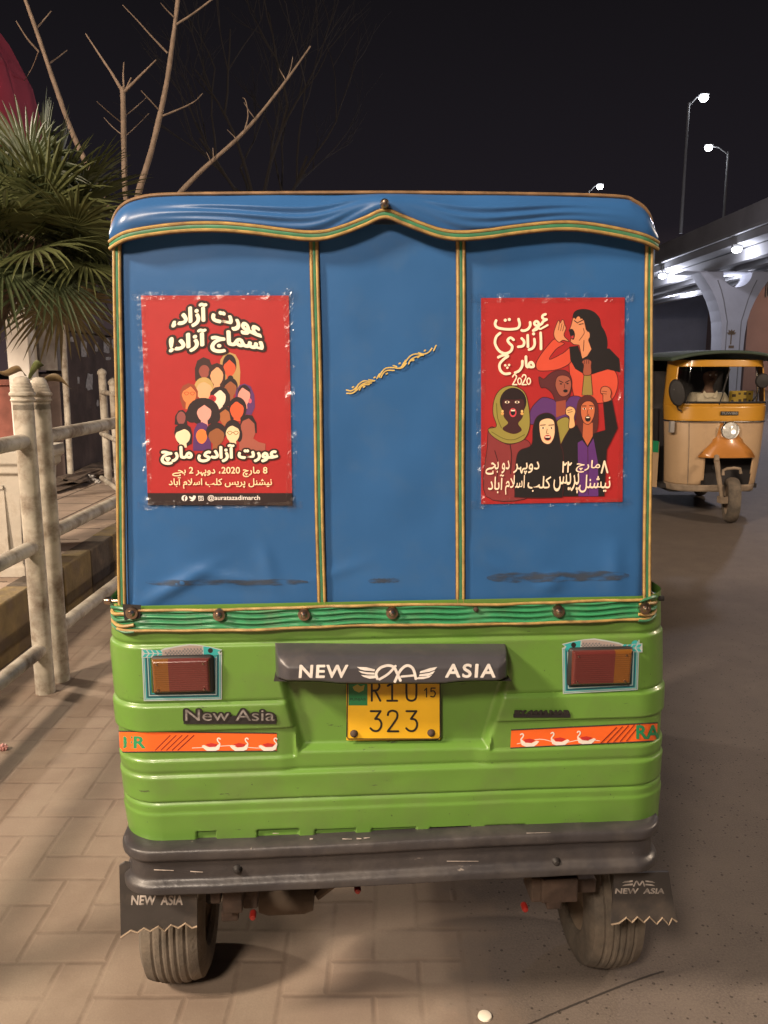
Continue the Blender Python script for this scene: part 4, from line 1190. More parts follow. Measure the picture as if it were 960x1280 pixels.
def art_right(A):
    K = ink
    LN = K(66, 24, 28); BLK = K(30, 26, 28); WH = K(252, 228, 200)
    def out(pts, mat, smooth=True, w=4):
        A.poly(pts, mat, smooth); A.stroke(pts, w, LN, smooth=smooth, closed=True, caps=False)
    # shouting woman in an orange top
    OR = K(208, 78, 56)
    out([(560, 400), (600, 460), (660, 495), (740, 474), (800, 462), (832, 510), (826, 590), (778, 650), (640, 660), (592, 640), (570, 560), (556, 470)], OR)
    out([(470, 292), (500, 306), (528, 318), (480, 350), (442, 408), (520, 372), (560, 344), (566, 420), (500, 462), (420, 474), (374, 468), (366, 430), (396, 376), (436, 326)], OR)
    SK = K(214, 140, 98)
    out([(474, 288), (468, 254), (484, 204), (496, 184), (504, 200), (514, 182), (524, 186), (528, 205), (537, 230), (526, 272), (556, 306), (520, 298), (498, 310)], SK)
    for p in ([(494, 240), (500, 200)], [(506, 245), (514, 204)], [(518, 246), (526, 212)]): A.stroke(p, 3, LN)
    A.poly([(575, 178), (582, 140), (612, 122), (660, 122), (700, 138), (730, 172), (740, 215), (760, 250), (774, 300), (768, 350), (720, 370), (672, 340), (650, 250), (600, 190)], BLK, True)
    out([(576, 172), (610, 160), (640, 182), (652, 236), (672, 262), (666, 300), (684, 350), (650, 404), (628, 402), (612, 326), (580, 322), (562, 306), (570, 268), (554, 244), (566, 214)], SK, False)
    A.poly([(556, 336), (606, 330), (630, 404), (664, 384), (690, 342), (786, 346), (842, 404), (848, 482), (770, 464), (690, 492), (640, 492), (590, 462), (562, 412)], BLK)
    A.poly([(556, 240), (576, 236), (588, 262), (582, 294), (566, 286)], BLK, True); A.poly([(566, 278), (580, 270), (580, 288), (570, 288)], K(190, 60, 60))
    A.stroke([(584, 186), (604, 200)], 5, BLK); A.stroke([(608, 196), (640, 180)], 5, BLK); A.stroke([(612, 208), (636, 204)], 5, BLK); A.stroke([(640, 300), (636, 360)], 4, LN); A.stroke([(612, 300), (640, 260), (636, 230)], 3, LN); A.ell(664, 270, 9, 20, SK)
    A.poly([(600, 128), (580, 160), (590, 180), (612, 150), (620, 178), (650, 160), (668, 200), (690, 150), (650, 120)], BLK)
    # raised forearm with an olive sleeve
    out([(640, 494), (680, 494), (690, 612), (628, 612)], K(150, 128, 66), False)
    out([(636, 494), (638, 440), (628, 424), (640, 410), (664, 408), (682, 420), (680, 446), (680, 494)], K(156, 84, 62))
    for x in (642, 654, 667): A.stroke([(x, 414), (x, 432)], 3, LN)
    # woman in brown headscarf and purple
    out([(330, 740), (336, 694), (370, 650), (410, 624), (470, 640), (520, 668), (560, 622), (612, 620), (640, 650), (600, 720), (560, 780), (340, 780)], K(92, 52, 112))
    out([(382, 508), (410, 520), (440, 494), (470, 476), (516, 468), (552, 484), (570, 530), (566, 590), (545, 640), (520, 660), (482, 654), (456, 600), (420, 570), (392, 566)], K(88, 40, 44))
    out([(476, 560), (486, 510), (520, 498), (556, 512), (568, 552), (556, 600), (530, 620), (500, 612)], K(158, 88, 70))
    A.stroke([(498, 530), (520, 540)], 5, BLK); A.stroke([(534, 540), (556, 528)], 5, BLK); A.ell(508, 548, 7, 4, BLK); A.ell(546, 546, 7, 4, BLK); A.ell(534, 588, 13, 9, BLK); A.stroke([(528, 550), (530, 572)], 3, LN)
    A.poly([(480, 650), (536, 640), (536, 720), (480, 740)], K(150, 74, 58))
    # woman in an olive veil
    OL = K(148, 136, 66)
    out([(96, 808), (130, 800), (180, 884), (240, 890), (300, 866), (336, 900), (340, 1000), (338, 1190), (80, 1190), (88, 900)], K(132, 52, 54))
    A.stroke([(218, 896), (226, 960), (220, 1060)], 6, LN); A.stroke([(130, 930), (150, 1010), (140, 1100)], 5, LN)
    out([(216, 558), (160, 582), (126, 640), (120, 720), (140, 790), (92, 806), (116, 846), (180, 884), (240, 888), (300, 862), (330, 790), (326, 690), (306, 606), (268, 570)], OL)
    A.ell(235, 650, 76, 80, K(36, 22, 26), 26)
    out([(176, 680), (182, 640), (232, 640), (290, 640), (296, 690), (286, 740), (262, 775), (282, 812), (236, 832), (176, 806), (208, 772), (184, 736)], K(64, 32, 36))
    for x in (201, 258): A.ell(x, 652, 13, 7, WH); A.ell(x, 652, 6, 6, BLK); A.stroke([(x - 18, 632), (x + 16, 628)], 5, BLK)
    A.ell(234, 712, 20, 26, K(210, 70, 84)); A.ell(234, 710, 14, 18, BLK); A.poly([(222, 696), (246, 696), (244, 704), (224, 704)], WH); A.stroke([(228, 660), (224, 680), (240, 682)], 3, LN)
    for x in (174, 286): A.ell(x, 704, 7, 7, K(226, 190, 120)); A.ell(x, 718, 9, 8, K(214, 160, 90))
    A.stroke([(112, 822), (180, 860), (240, 866), (300, 838)], 4, K(100, 92, 40)); A.stroke([(140, 660), (146, 740), (168, 800)], 4, K(100, 92, 40))
    # olive drape
    out([(480, 770), (520, 740), (552, 745), (560, 800), (530, 880), (505, 890), (490, 830)], OL)
    # woman with long brown hair, raised fists
    A.poly([(660, 610), (612, 636), (596, 700), (600, 820), (650, 880), (712, 820), (722, 700), (706, 636)], K(84, 40, 38), True)
    out([(505, 900), (530, 850), (560, 800), (600, 782), (640, 860), (662, 900), (692, 832), (762, 812), (750, 655), (800, 640), (818, 730), (832, 800), (770, 924), (756, 1190), (505, 1190)], BLK, False)
    A.poly([(604, 884), (630, 870), (662, 912), (694, 858), (720, 1000), (722, 1190), (608, 1190)], K(92, 48, 116)); A.stroke([(662, 912), (664, 1180)], 4, LN)
    A.poly([(636, 770), (690, 770), (690, 846), (660, 900), (632, 850)], K(188, 98, 64))
    out([(622, 720), (624, 672), (650, 648), (684, 650), (702, 680), (698, 730), (680, 768), (660, 780), (636, 764)], K(198, 108, 70))
    A.ell(642, 690, 9, 5, WH); A.ell(642, 690, 5, 5, BLK); A.ell(682, 688, 9, 5, WH); A.ell(682, 688, 5, 5, BLK); A.stroke([(630, 674), (652, 674)], 5, BLK); A.stroke([(672, 672), (694, 674)], 5, BLK)
    A.ell(662, 746, 16, 18, BLK); A.poly([(652, 736), (672, 736), (670, 743), (654, 743)], WH); A.stroke([(662, 696), (658, 720), (668, 722)], 3, LN)
    out([(752, 652), (748, 612), (736, 600), (738, 574), (756, 562), (784, 570), (796, 594), (792, 622), (796, 640)], K(196, 110, 76)); A.stroke([(744, 590), (770, 592)], 3, LN); A.stroke([(744, 602), (768, 606)], 3, LN)
    out([(554, 800), (556, 740), (538, 722), (536, 694), (556, 676), (582, 684), (592, 706), (584, 740), (588, 790)], K(226, 176, 120)); A.stroke([(546, 700), (572, 694)], 3, LN); A.stroke([(548, 712), (574, 706)], 3, LN)
    # woman in a black headscarf
    out([(426, 714), (372, 736), (348, 800), (340, 896), (272, 930), (250, 1000), (244, 1170), (268, 1196), (480, 1196), (520, 1170), (522, 960), (505, 890), (488, 790), (470, 734)], BLK)
    out([(384, 800), (390, 760), (430, 744), (466, 756), (474, 800), (470, 850), (450, 886), (424, 892), (396, 868)], K(240, 196, 152))
    for x in (406, 454): A.ell(x, 800, 10, 5, WH); A.ell(x, 800, 5, 5, BLK); A.stroke([(x - 15, 784), (x + 13, 782)], 5, BLK)
    A.ell(432, 856, 20, 17, K(190, 64, 66)); A.ell(432, 857, 15, 12, BLK); A.poly([(418, 848), (446, 848), (444, 855), (420, 855)], WH); A.stroke([(430, 806), (426, 830), (438, 832)], 3, LN)
    # hand lettering
    w = 15
    S = lambda p, ww=w: A.stroke(p, ww, WH)
    S([(420, 150), (406, 156), (402, 168), (412, 178), (426, 180)]); S([(426, 180), (408, 190), (398, 204), (380, 214), (362, 212), (356, 200), (366, 190), (378, 196), (382, 214), (372, 234), (350, 243)])
    S([(332, 196), (332, 216), (318, 236), (296, 244), (284, 242)]); S([(266, 178), (272, 208), (260, 230), (220, 236), (172, 233), (142, 224), (132, 206), (138, 186)])
    A.ell(190, 184, 9, 9, WH); A.ell(213, 180, 9, 9, WH)
    S([(392, 256), (394, 300), (394, 348)]); S([(352, 240), (370, 226), (390, 234), (410, 224), (432, 212)], 11); S([(356, 292), (358, 322), (346, 344), (326, 352)]); A.ell(352, 262, 9, 9, WH)
    S([(318, 270), (320, 336)]); S([(284, 288), (298, 306), (292, 330), (264, 336)])
    S([(238, 296), (220, 284), (204, 298), (214, 316), (230, 334), (220, 362), (188, 374), (154, 358), (132, 318), (138, 280), (160, 258)])
    S([(352, 440), (340, 424), (326, 434), (330, 450), (350, 450), (352, 440)]); S([(326, 446), (318, 450)], 12); S([(308, 392), (310, 440), (318, 452)]); S([(288, 418), (286, 446), (270, 472), (246, 484)])
    S([(150, 396), (178, 384), (206, 388), (180, 408), (158, 436), (162, 470), (186, 490), (216, 488)])
    for x, y in ((190, 442), (212, 440), (202, 456)): A.ell(x, y, 7, 7, WH)
    T = lambda p: A.stroke(p, 7.5, WH)
    for x in (232, 286):
        T([(x, 508), (x + 8, 496), (x + 20, 500), (x + 20, 516), (x, 552)]); A.stroke([(x, 552), (x + 24, 552)], 7.5, WH, smooth=False)
    for x in (262, 314):
        A.stroke([(x + 10, 514), (x + 19, 524), (x + 19, 540), (x + 10, 551), (x + 1, 540), (x + 1, 524)], 7, WH, closed=True, caps=False)
    A.stroke([(740, 1056), (757, 990)], 10, WH); A.stroke([(757, 990), (774, 1054)], 10, WH)
    A.text(urdu('مارچ'), 594, 984, 732, 1054, WH, .012, shear=.1)
    for x in (520, 548): A.stroke([(x, 1052), (x + 2, 994)], 8, WH, smooth=False); A.stroke([(x + 2, 996), (x + 10, 1012), (x + 20, 1000)], 8, WH)
    A.text(urdu('دوپہر'), 236, 992, 384, 1064, WH, .012, shear=.1)
    A.text(urdu('دو بجے'), 78, 986, 214, 1066, WH, .012, shear=.1)
    A.text(urdu('نیشنل'), 612, 1068, 790, 1168, WH, .010, shear=.1)
    A.text(urdu('پریس'), 466, 1058, 612, 1172, WH, .010, shear=.1)
    A.text(urdu('کلب'), 318, 1076, 452, 1164, WH, .010, shear=.1)
    A.text(urdu('اسلام'), 190, 1070, 302, 1180, WH, .010, shear=.1)
    A.text(urdu('آباد'), 92, 1066, 182, 1172, WH, .010, shear=.1)
poster('red poster with a pyramid of drawn women and thick outlined lettering', ((28, 43), (873, 43), (893, 1243), (68, 1240)), 170, art_left)
poster('red poster of five shouting women with thin hand drawn lettering', ((52, 57), (873, 54), (860, 1222), (52, 1235)), 590, art_right)

# ================================================================== LAMPS
def light(name, parent, loc, power, color, size):
    l = bpy.data.lights.new(name, 'POINT'); l.energy = power; l.color = color; l.shadow_soft_size = size
    o = bpy.data.objects.new(name, l); COL.objects.link(o); o.parent = parent; o.location = loc
    return o
m_pole = M('galvanised_pole', (0.15, 0.15, 0.155), 0.7)
m_bulb = M('lit_lamp_warm', (1, 1, 1), emit=((1.0, 0.80, 0.58), 30))
m_led = M('lit_led_white', (1, 1, 1), emit=((0.90, 0.93, 1.0), 14))
def street_lamp(label, base, top, arm_to, lamp, bulb=m_bulb, head=0.22, group=None, pole_r=0.06):
    t = thing('street_lamp', label, 'street lamp', base, 0, group)
    b0 = Vector(base); T_ = Vector(top) - b0; A0 = Vector(arm_to) - b0
    q = MB(); q.tube([(0, 0, 0), T_ * .5, T_], [pole_r, pole_r * .8, pole_r * .65], 12); q.build('pole', m_pole, t)
    q = MB(); q.tube([T_ - Vector((0, 0, .15)), T_.lerp(A0, .5) + Vector((0, 0, .08)), A0], pole_r * .45, 8); q.build('arm', m_pole, t)
    q = MB(); q.loft([[A0 + Vector((x * head * sx, y * head * .6 * sx, z)) for x, y in ((-1, -1), (1, -1), (1, 1), (-1, 1))] for z, sx in ((.02, 1), (.07, .9), (.11, .5))], caps=True)
    q.build('lamp_head', m_pole, t, smooth=0)
    dz_ = .09 * head / .22 * (3.2 if bulb is m_led else 1); gk = 1.7 if bulb is m_led else 1  # LED globes are oversized, their shape stands in for the glare
    q = MB(); q.lathe([(.0001, -dz_), (head * .36 * gk, -dz_ * .9), (head * .58 * gk, -dz_ * .5), (head * .52 * gk, -dz_ * .12), (head * .40 * gk, 0), (head * .35, .02)], A0, 'Z', 20); q.build('lamp_lens', bulb, t)
    if lamp: light('lamp_light', t, A0 + Vector((0, 0, -.22)), lamp['power'], lamp['color'], lamp['size'])
    return t
lx_, ly_, lz_ = LAMP_A['loc']
street_lamp('tall street lamp on the footpath side, left of the green rickshaw', (lx_ - .9, ly_, 0), (lx_ - .9, ly_, lz_), (lx_, ly_, lz_ + .22), LAMP_A)
lx_, ly_, lz_ = LAMP_B['loc']
street_lamp('street lamp behind the viewer lighting the back of the green rickshaw', (lx_ - 1.2, ly_, 0), (lx_ - 1.2, ly_, lz_), (lx_, ly_, lz_ + .22), LAMP_B)
lx_, ly_, lz_ = LAMP_D['loc']
street_lamp('street lamp across the road, right of the yellow rickshaw', (lx_ + 1.2, ly_, 0), (lx_ + 1.2, ly_, lz_), (lx_, ly_, lz_ + .22), LAMP_D)
lx_, ly_, lz_ = LAMP_C['loc']
street_lamp('short lamp beside the white gate pillar', (lx_ - .4, ly_, .34), (lx_ - .4, ly_, lz_), (lx_, ly_, lz_ + .22), LAMP_C, head=.14, pole_r=.035)

# ================================================================== LEFT SIDE: railings, planter, wall, pillar
m_pipe = M('white_painted_pipe', (0.44, 0.40, 0.335), 0.6, var=0.22, nscale=11, dirt=((0.15, 0.105, 0.072), 0.9), dscale=9, dlo=0.44, dhi=0.68, bump=0.08, bscale=40)
def railing(label, ya, yb, x0, x1, zr, tops, group):
    t = thing('railing', label, 'railing', ((x0 + x1) / 2, (ya + yb) / 2, 0), 0, group)
    o = Vector(t.location)
    for (x, y, top) in ((x0, ya, tops), (x1, yb, tops)):
        q = MB(); r = .0475
        q.lathe([(r, 0), (r, top - .135)], (x - o.x, y - o.y, 0), 'Z', 24)
        post = q.build('post', m_pipe, t)
        q = MB()
        q.lathe([(r, top - .16), (r, top - .122), (r + .009, top - .118), (r + .010, top - .112), (r + .004, top - .106), (r + .004, top - .098), (r + .013, top - .090), (r + .013, top - .080), (r + .004, top - .072),
                 (r + .003, top - .060), (r - .001, top - .058), (r - .001, top - .046), (r - .004, top - .044), (r - .005, top - .032), (r - .008, top - .030), (r - .012, top - .015), (r - .022, top - .004), (.0001, top)], (x - o.x, y - o.y, 0), 'Z', 24)
        q.build('finial', m_pipe, post)
    for z in zr:
        q = MB(); q.tube([(x0 - o.x, ya + .03 - o.y, z), (x1 - o.x, yb - .03 - o.y, z)], .036, 14); q.build('rail', m_pipe, t)
    return t
zt_a = on_y(18, 470, 3.886).z; zt_b = on_y(43, 471, 4.047).z
zr_a = [on_y(28, 551, 3.886).z, on_y(38, 683, 3.886).z, on_y(48, 810, 3.886).z]
zr_b = [on_y(62, 546, 4.047).z, on_y(66, 667, 4.047).z, on_y(74, 787, 4.047).z]
railing('near section of white pipe railing at the left edge, reaching toward the viewer', 1.45, 3.886, -1.735, -1.693, zr_a, zt_a, 'white pipe railings along the kerb')
railing('white pipe railing section that runs behind the green rickshaw', 4.047, 6.6, -1.678, -1.64, zr_b, zt_b, 'white pipe railings along the kerb')
# railing at the back of the footpath
t = thing('railing', 'far white railing at the back of the footpath by the dark wall', 'railing', (-3.118, 9.03, .345))
o = Vector(t.location)
for u, v0, yy in ((127, 460, 9.03), (141, 472, 8.35)):
    p = on_y(u, v0, yy); base = Vector((p.x, yy, .345))
    q = MB(); q.tube([base - o, p - o - Vector((0, 0, .06))], .042, 14); po = q.build('post', m_pipe, t)
    q = MB(); q.lathe([(.042, -.08), (.052, -.06), (.05, -.04), (.035, -.02), (.0001, 0)], p - o, 'Z', 14); q.build('finial', m_pipe, po)
for v in (490, 542, 597):
    a, c = on_y(127, v, 9.03), on_y(141, v, 8.35)
    d = Vector((c.x - a.x, c.y - a.y, 0))
    q = MB(); q.tube([a - o, a + d - o, a + 3 * d - o], .026, 10); q.build('rail', m_pipe, t)
# leaning pipe
a, c = on_z(89, 604, .34), on_y(78, 406, 9.2)
t = MB(); t.tube([Vector((0, 0, 0)), c - a], .034, 14)
lp = t.build('leaning_pipe', m_pipe); lp.location = a
tag(lp, 'tall thin leaning white pipe standing against the dark wall', 'pipe')
# planter
m_plant = M('planter_concrete', (0.46, 0.42, 0.36), 0.8, var=0.15, nscale=5, dirt=((0.20, 0.15, 0.10), 0.75), dscale=5, bump=0.2, bscale=50)
t = thing('planter', 'square white concrete planter with recessed panels standing on the footpath behind the railing', 'planter', (-2.47, 5.16, .345))
q = MB()
def sq(r, z): return [Vector((x * r, y * r, z)) for x, y in ((-1, -1), (1, -1), (1, 1), (-1, 1))]
q.loft([sq(.27, 0), sq(.27, .06), sq(.255, .08), sq(.29, .64), sq(.315, .66), sq(.315, .70), sq(.335, .72), sq(.335, .79), sq(.28, .79), sq(.27, .70)], caps=False)
pl_ = q.build('pot', m_plant, t, smooth=0, bevel=.006)
q = MB(); q.add(sq(.275, .72), [(0, 1, 2, 3)]); q.build('soil', M('potting_soil', (.05, .036, .026), .95, bump=.5, bscale=40), t, smooth=0)
for rz in (0, 90, 180, 270):
    q = MB(); Rz = Matrix.Rotation(R(rz), 3, 'Z')
    for (x0, z0, x1, z1) in ((-.19, .12, -.17, .58), (.17, .12, .19, .58), (-.19, .56, .19, .58), (-.19, .12, .19, .14)):
        q.box(Rz @ Vector(((x0 + x1) / 2, -.262 - .032 * ((z0 + z1) / 2 - .08) / .56, (z0 + z1) / 2)), (x1 - x0 if rz % 180 == 0 else .03, .03 if rz % 180 == 0 else x1 - x0, z1 - z0))
    q.build('panel_moulding', m_plant, t, smooth=0)
# boundary wall
m_wall = M('dark_stained_wall', (0.070, 0.048, 0.042), 0.9, var=0.35, nscale=3, dirt=((0.15, 0.115, 0.10), 0.6), dscale=3.2, bump=0.4, bscale=30, dlo=.5, dhi=.7)
m_wallg = M('grey_plaster', (0.20, 0.185, 0.175), 0.9, var=0.25, nscale=4, dirt=((.09, .07, .06), .7), dscale=5)
wx = on_z(95, 604, .345).x - .12
w0 = on_y(81, 500, 9.35)
t = thing('boundary_wall', 'dark stained boundary wall with torn paper bills behind the footpath', 'wall', (wx, 9.5, .34))
q = MB(); q.box((-.12, 8.0, .86), (.24, 16.2, 1.72)); wl_ = q.build('wall', m_wall, t, smooth=0, bevel=.01)
q = MB(); q.box((-.12, 8.0, 1.775), (.32, 16.3, .09)); q.build('coping', m_wall, t, smooth=0, bevel=.01)
ret_l, ret_r = on_y(34, 500, 9.35).x - wx, -.03
q = MB(); q.box(((ret_l + ret_r) / 2, -.16, .62), (ret_r - ret_l, .20, 1.24)); q.build('lower_wall', m_wall, t, smooth=0)
q = MB(); q.box(((ret_l + ret_r) / 2, -.15, 1.56), (ret_r - ret_l - .02, .20, .56)); q.build('plaster_panel', m_wallg, t, smooth=0)
m_bill = M('torn_paper', (0.34, 0.33, 0.33), 0.9, var=0.4, nscale=25)
random.seed(11)
for (u0, v0, u1, v1) in ((100, 424, 108, 447), (128, 421, 137, 441), (139, 424, 146, 437), (107, 467, 116, 488), (87, 420, 92, 428), (118, 428, 122, 440), (96, 470, 99, 480), (120, 500, 123, 508), (131, 446, 138, 450)):
    pts = []
    for k in range(14):
        an = 2 * math.pi * k / 14
        cu, cv = (u0 + u1) / 2, (v0 + v1) / 2
        r_ = random.uniform(.75, 1.1)
        ex = abs(math.cos(an)) ** .5 * math.copysign(1, math.cos(an)); ey = abs(math.sin(an)) ** .5 * math.copysign(1, math.sin(an))
        p = hit(cu + (u1 - u0) / 2 * ex * r_, cv + (v1 - v0) / 2 * ey * r_, (wx, 0, 0), Vector((1, 0, 0)))
        pts.append(p - Vector(t.location) + Vector((.004, 0, 0)))
    q = MB(); q.prism(pts, (.002, 0, 0)); q.build('torn_bill', m_bill, t, smooth=0)
# white gate pillar
a, c = on_y(9, 470, 8.9), on_y(36, 470, 8.9)
t = thing('gate_pillar', 'bright white gate pillar catching lamp light behind the palm', 'pillar', ((a.x + c.x) / 2, 9.05, .34))
wd = c.x - a.x
top = on_y(20, 396, 8.9).z - .34
m_wp = M('white_pillar_paint', (0.80, 0.76, 0.70), 0.7, var=.06, dirt=((.4, .34, .28), .5))
q = MB(); q.box((0, 0, top / 2), (wd, wd, top)); q.build('shaft', m_wp, t, smooth=0, bevel=.01)
q = MB(); q.box((0, 0, top + .03), (wd + .08, wd + .08, .06)); q.lathe([(wd * .62, top + .06), (.02, top + .2)], (0, 0, 0), 'Z', 4); q.build('cap', m_wp, t, smooth=0)
q = MB(); q.box((0, 0, .56), (2.2, .22, 1.12)); q.box((0, 0, 1.15), (2.3, .3, .06))
bw = q.build('brick_wall', M('red_plaster_wall', (.19, .065, .048), .9, var=.3, nscale=6, bump=.3, bscale=20), smooth=0); bw.location = (a.x - 1.12, 9.1, .34)
tag(bw, 'low red wall left of the white gate pillar', 'wall')
# red parasol
m_par = M('red_parasol_cloth', (0.30, 0.020, 0.050), 0.8, var=.12, nscale=3)
t = thing('parasol', 'large red fabric parasol at the upper left edge', 'parasol', (-4.22, 7.1, .34))
q = MB(); seg = 40; loops = []
for r_, z in ((.02, 4.75), (.50, 4.65), (.90, 4.35), (1.18, 3.95), (1.31, 3.68), (1.38, 3.30), (1.42, 3.00), (1.44, 2.75)):
    loops.append([Vector(((r_ * (1 - .05 * (k % 5 == 0))) * math.cos(2 * math.pi * k / seg), (r_ * (1 - .05 * (k % 5 == 0))) * math.sin(2 * math.pi * k / seg), z)) for k in range(seg)])
q.loft(loops); q.build('canopy', m_par, t, smooth=60)
q = MB(); q.tube([(0, 0, 0), (0, 0, 4.75)], .03, 10); q.build('pole', m_pole, t)

# ---- fan palm
def leaf_mat(name, col, rough=.5):
    m = bpy.data.materials.new(name); m.use_nodes = True
    N, L = m.node_tree.nodes, m.node_tree.links
    b = N['Principled BSDF']; tc = N.new('ShaderNodeTexCoord'); nz = N.new('ShaderNodeTexNoise'); nz.inputs['Scale'].default_value = 6
    L.new(tc.outputs['Object'], nz.inputs['Vector'])
    mr = N.new('ShaderNodeMix'); mr.data_type = 'RGBA'; L.new(nz.outputs[0], mr.inputs[0])
    mr.inputs[6].default_value = (col[0] * .55, col[1] * .6, col[2] * .55, 1); mr.inputs[7].default_value = (col[0] * 1.5, col[1] * 1.4, col[2] * 1.4, 1)
    L.new(mr.outputs[2], b.inputs['Base Color']); b.inputs['Roughness'].default_value = rough
    tr = N.new('ShaderNodeBsdfTranslucent'); L.new(mr.outputs[2], tr.inputs[0])
    ms = N.new('ShaderNodeMixShader'); ms.inputs[0].default_value = .22
    L.new(b.outputs[0], ms.inputs[1]); L.new(tr.outputs[0], ms.inputs[2]); L.new(ms.outputs[0], N['Material Output'].inputs[0])
    return m
m_frond = [leaf_mat('palm_leaf_green', (.085, .098, .036)), leaf_mat('palm_leaf_dry', (.16, .13, .06)), leaf_mat('palm_leaf_dark', (.050, .066, .028))]
m_trunk = M('palm_trunk_fibre', (.075, .052, .035), .95, var=.4, nscale=30, bump=.8, bscale=60)
crown = on_y(50, 296, 5.6)
t = thing('palm_tree', 'fan palm with spiky green fronds left of the blue canvas hood', 'palm tree', (-2.98, 5.75, .34))
o = Vector(t.location)
q = MB(); P = catmull([Vector((0, 0, 0)), Vector((.06, -.02, .8)), Vector((.22, -.08, 1.5)), crown - o], 6)
q.tube(P, [.13 - .03 * k / (len(P) - 1) + .012 * (k % 2) for k in range(len(P))], 14); q.build('trunk', m_trunk, t)
random.seed(5)
def frond(az, el, pet, rad, mat, roll=0.0):
    d = Vector((math.cos(az) * math.cos(el), math.sin(az) * math.cos(el), math.sin(el)))
    c0 = crown - o
    side = d.cross(Vector((0, 0, 1))).normalized(); upv = side.cross(d).normalized()
    side = (Matrix.Rotation(roll, 3, d) @ side); upv = side.cross(d).normalized()
    hub = c0 + d * pet + Vector((0, 0, -.10 * pet))
    q = MB(); q.tube([c0, c0.lerp(hub, .5) + Vector((0, 0, .03)), hub], [.012, .009, .007], 6)
    ns = 46
    for k in range(ns):
        a = R(-150) + R(300) * k / (ns - 1) + random.uniform(-.02, .02)
        Lr = rad * (0.72 + .28 * math.cos(a * .62)) * random.uniform(.93, 1.05)
        dir_ = d * math.cos(a) + side * math.sin(a)
        nrm = upv
        perp = (dir_.cross(nrm)).normalized()
        wmax = rad * 0.027; pts = []
        droop = random.uniform(.05, .30)
        for s_, w_ in ((.02, .25), (.35, .9), (.62, .8), (.85, .40), (1.0, .02)):
            c = hub + dir_ * Lr * s_ - Vector((0, 0, 1)) * droop * Lr * s_ ** 3 + upv * .06 * rad * math.cos(a) * s_
            pts.append((c - perp * wmax * w_ + nrm * wmax * .5 * w_, c, c + perp * wmax * w_ + nrm * wmax * .5 * w_))
        vs_ = [p for tr3 in pts for p in tr3]
        q.add(vs_, [(3 * i + j, 3 * i + j + 1, 3 * i + j + 4, 3 * i + j + 3) for i in range(4) for j in range(2)])
    q.build('frond', mat, t, smooth=0, fix=False)
for k in range(34):
    az = k * 2.399963 + random.uniform(-.2, .2); el = R(78 - 122 * (k / 33) ** 0.9 + random.uniform(-8, 8))
    mt = m_frond[1] if (k > 31) else m_frond[random.choice((0, 0, 2))]
    frond(az, el, random.uniform(.26, .48), random.uniform(.48, .62), mt, random.uniform(-.5, .5))

# ---- dry leaves hooked on the post heads
m_dry = leaf_mat('dry_leaf', (.17, .12, .06)); m_lf = leaf_mat('green_leaf', (.10, .12, .04))
def loose_leaf(label, pts_px, y, w, mat):
    P = catmull([on_y(u, v, y + dy) for u, v, dy in pts_px], 5); o = P[len(P) // 2].copy()
    q = MB(); n_ = len(P); vs_ = []
    for i, p in enumerate(P):
        s_ = math.sin(math.pi * (i + .3) / (n_ - .4)) * w
        vs_ += [p - o + Vector((0, -.01, s_)), p - o, p - o + Vector((0, .012, -s_))]
    q.add(vs_, [(3 * i + j, 3 * i + j + 1, 3 * i + j + 4, 3 * i + j + 3) for i in range(n_ - 1) for j in range(2)])
    ob = q.build('leaf', mat, smooth=60, fix=False); ob.location = o
    sol = ob.modifiers.new('thickness', 'SOLIDIFY'); sol.thickness = .0015
    tag(ob, label, 'leaf')
loose_leaf('curled green leaf resting on the second white post head', [(36, 474, 0), (41, 462, -.02), (47, 455, -.04), (54, 456, -.03)], 4.02, .022, m_lf)
loose_leaf('dry brown leaf drooping across the first white post head', [(-8, 464, 0), (6, 467, .01), (16, 463, -.02), (25, 461, -.03), (32, 470, -.02)], 3.87, .016, m_dry)
loose_leaf('withered brown leaf hanging right of the second white post head', [(50, 478, .02), (64, 472, .04), (76, 474, .05), (88, 486, .07)], 4.1, .02, m_dry)

# ---- bare tree
m_bark = M('bare_bark', (.185, .135, .100), .85, var=.25, nscale=20, bump=.4, bscale=70)
base = Vector((on_y(168, 600, 6.9).x, 6.9, .34))
t = thing('bare_tree', 'leafless young tree with pale forking branches above the rickshaw roof', 'tree', base)
q = MB(); fork = on_y(168, 300, 6.9)
q.tube(catmull([Vector((0, 0, 0)), Vector((.03, 0, .9)), Vector((-.02, .02, 1.6)), fork - base], 5), [.06 - .018 * k / 15 for k in range(16)], 12); q.build('trunk', m_bark, t)
def limb(px, r0, r1, dy0=0.0, dy1=0.0):
    n_ = len(px); P = [on_y(u, v, 6.9 + dy0 + (dy1 - dy0) * i / (n_ - 1)) - base for i, (u, v) in enumerate(px)]
    P = catmull(P, 5); m_ = len(P)
    q = MB(); q.tube(P, [.80 * (r0 + (r1 - r0) * i / (m_ - 1)) * (1 + .10 * math.sin(i * 1.7) * math.sin(i * .6 + r0 * 900)) for i in range(m_)], 9)
    return q
def limb_build(main, twigs):
    q = limb(*main)
    for tw in twigs: 
        k = limb(*tw); q.add(k.v, k.f)
    q.build('branch', m_bark, t)
limb_build(([(168, 300), (171, 250), (190, 185), (207, 110), (216, 50), (224, -15)], .036, .018, 0, -.1),
           [([(209, 66), (190, 46), (172, 26), (153, 6)], .010, .004, -.08, -.3), ([(221, 30), (240, 18), (264, 0), (280, -12)], .011, .006, -.1, .1), ([(203, 145), (225, 136), (243, 127), (253, 117)], .010, .004, -.05, .2), ([(201, 140), (190, 128), (176, 113)], .009, .004, -.05, -.2), ([(218, 22), (208, 12), (201, 4)], .008, .004, -.1, -.2)])
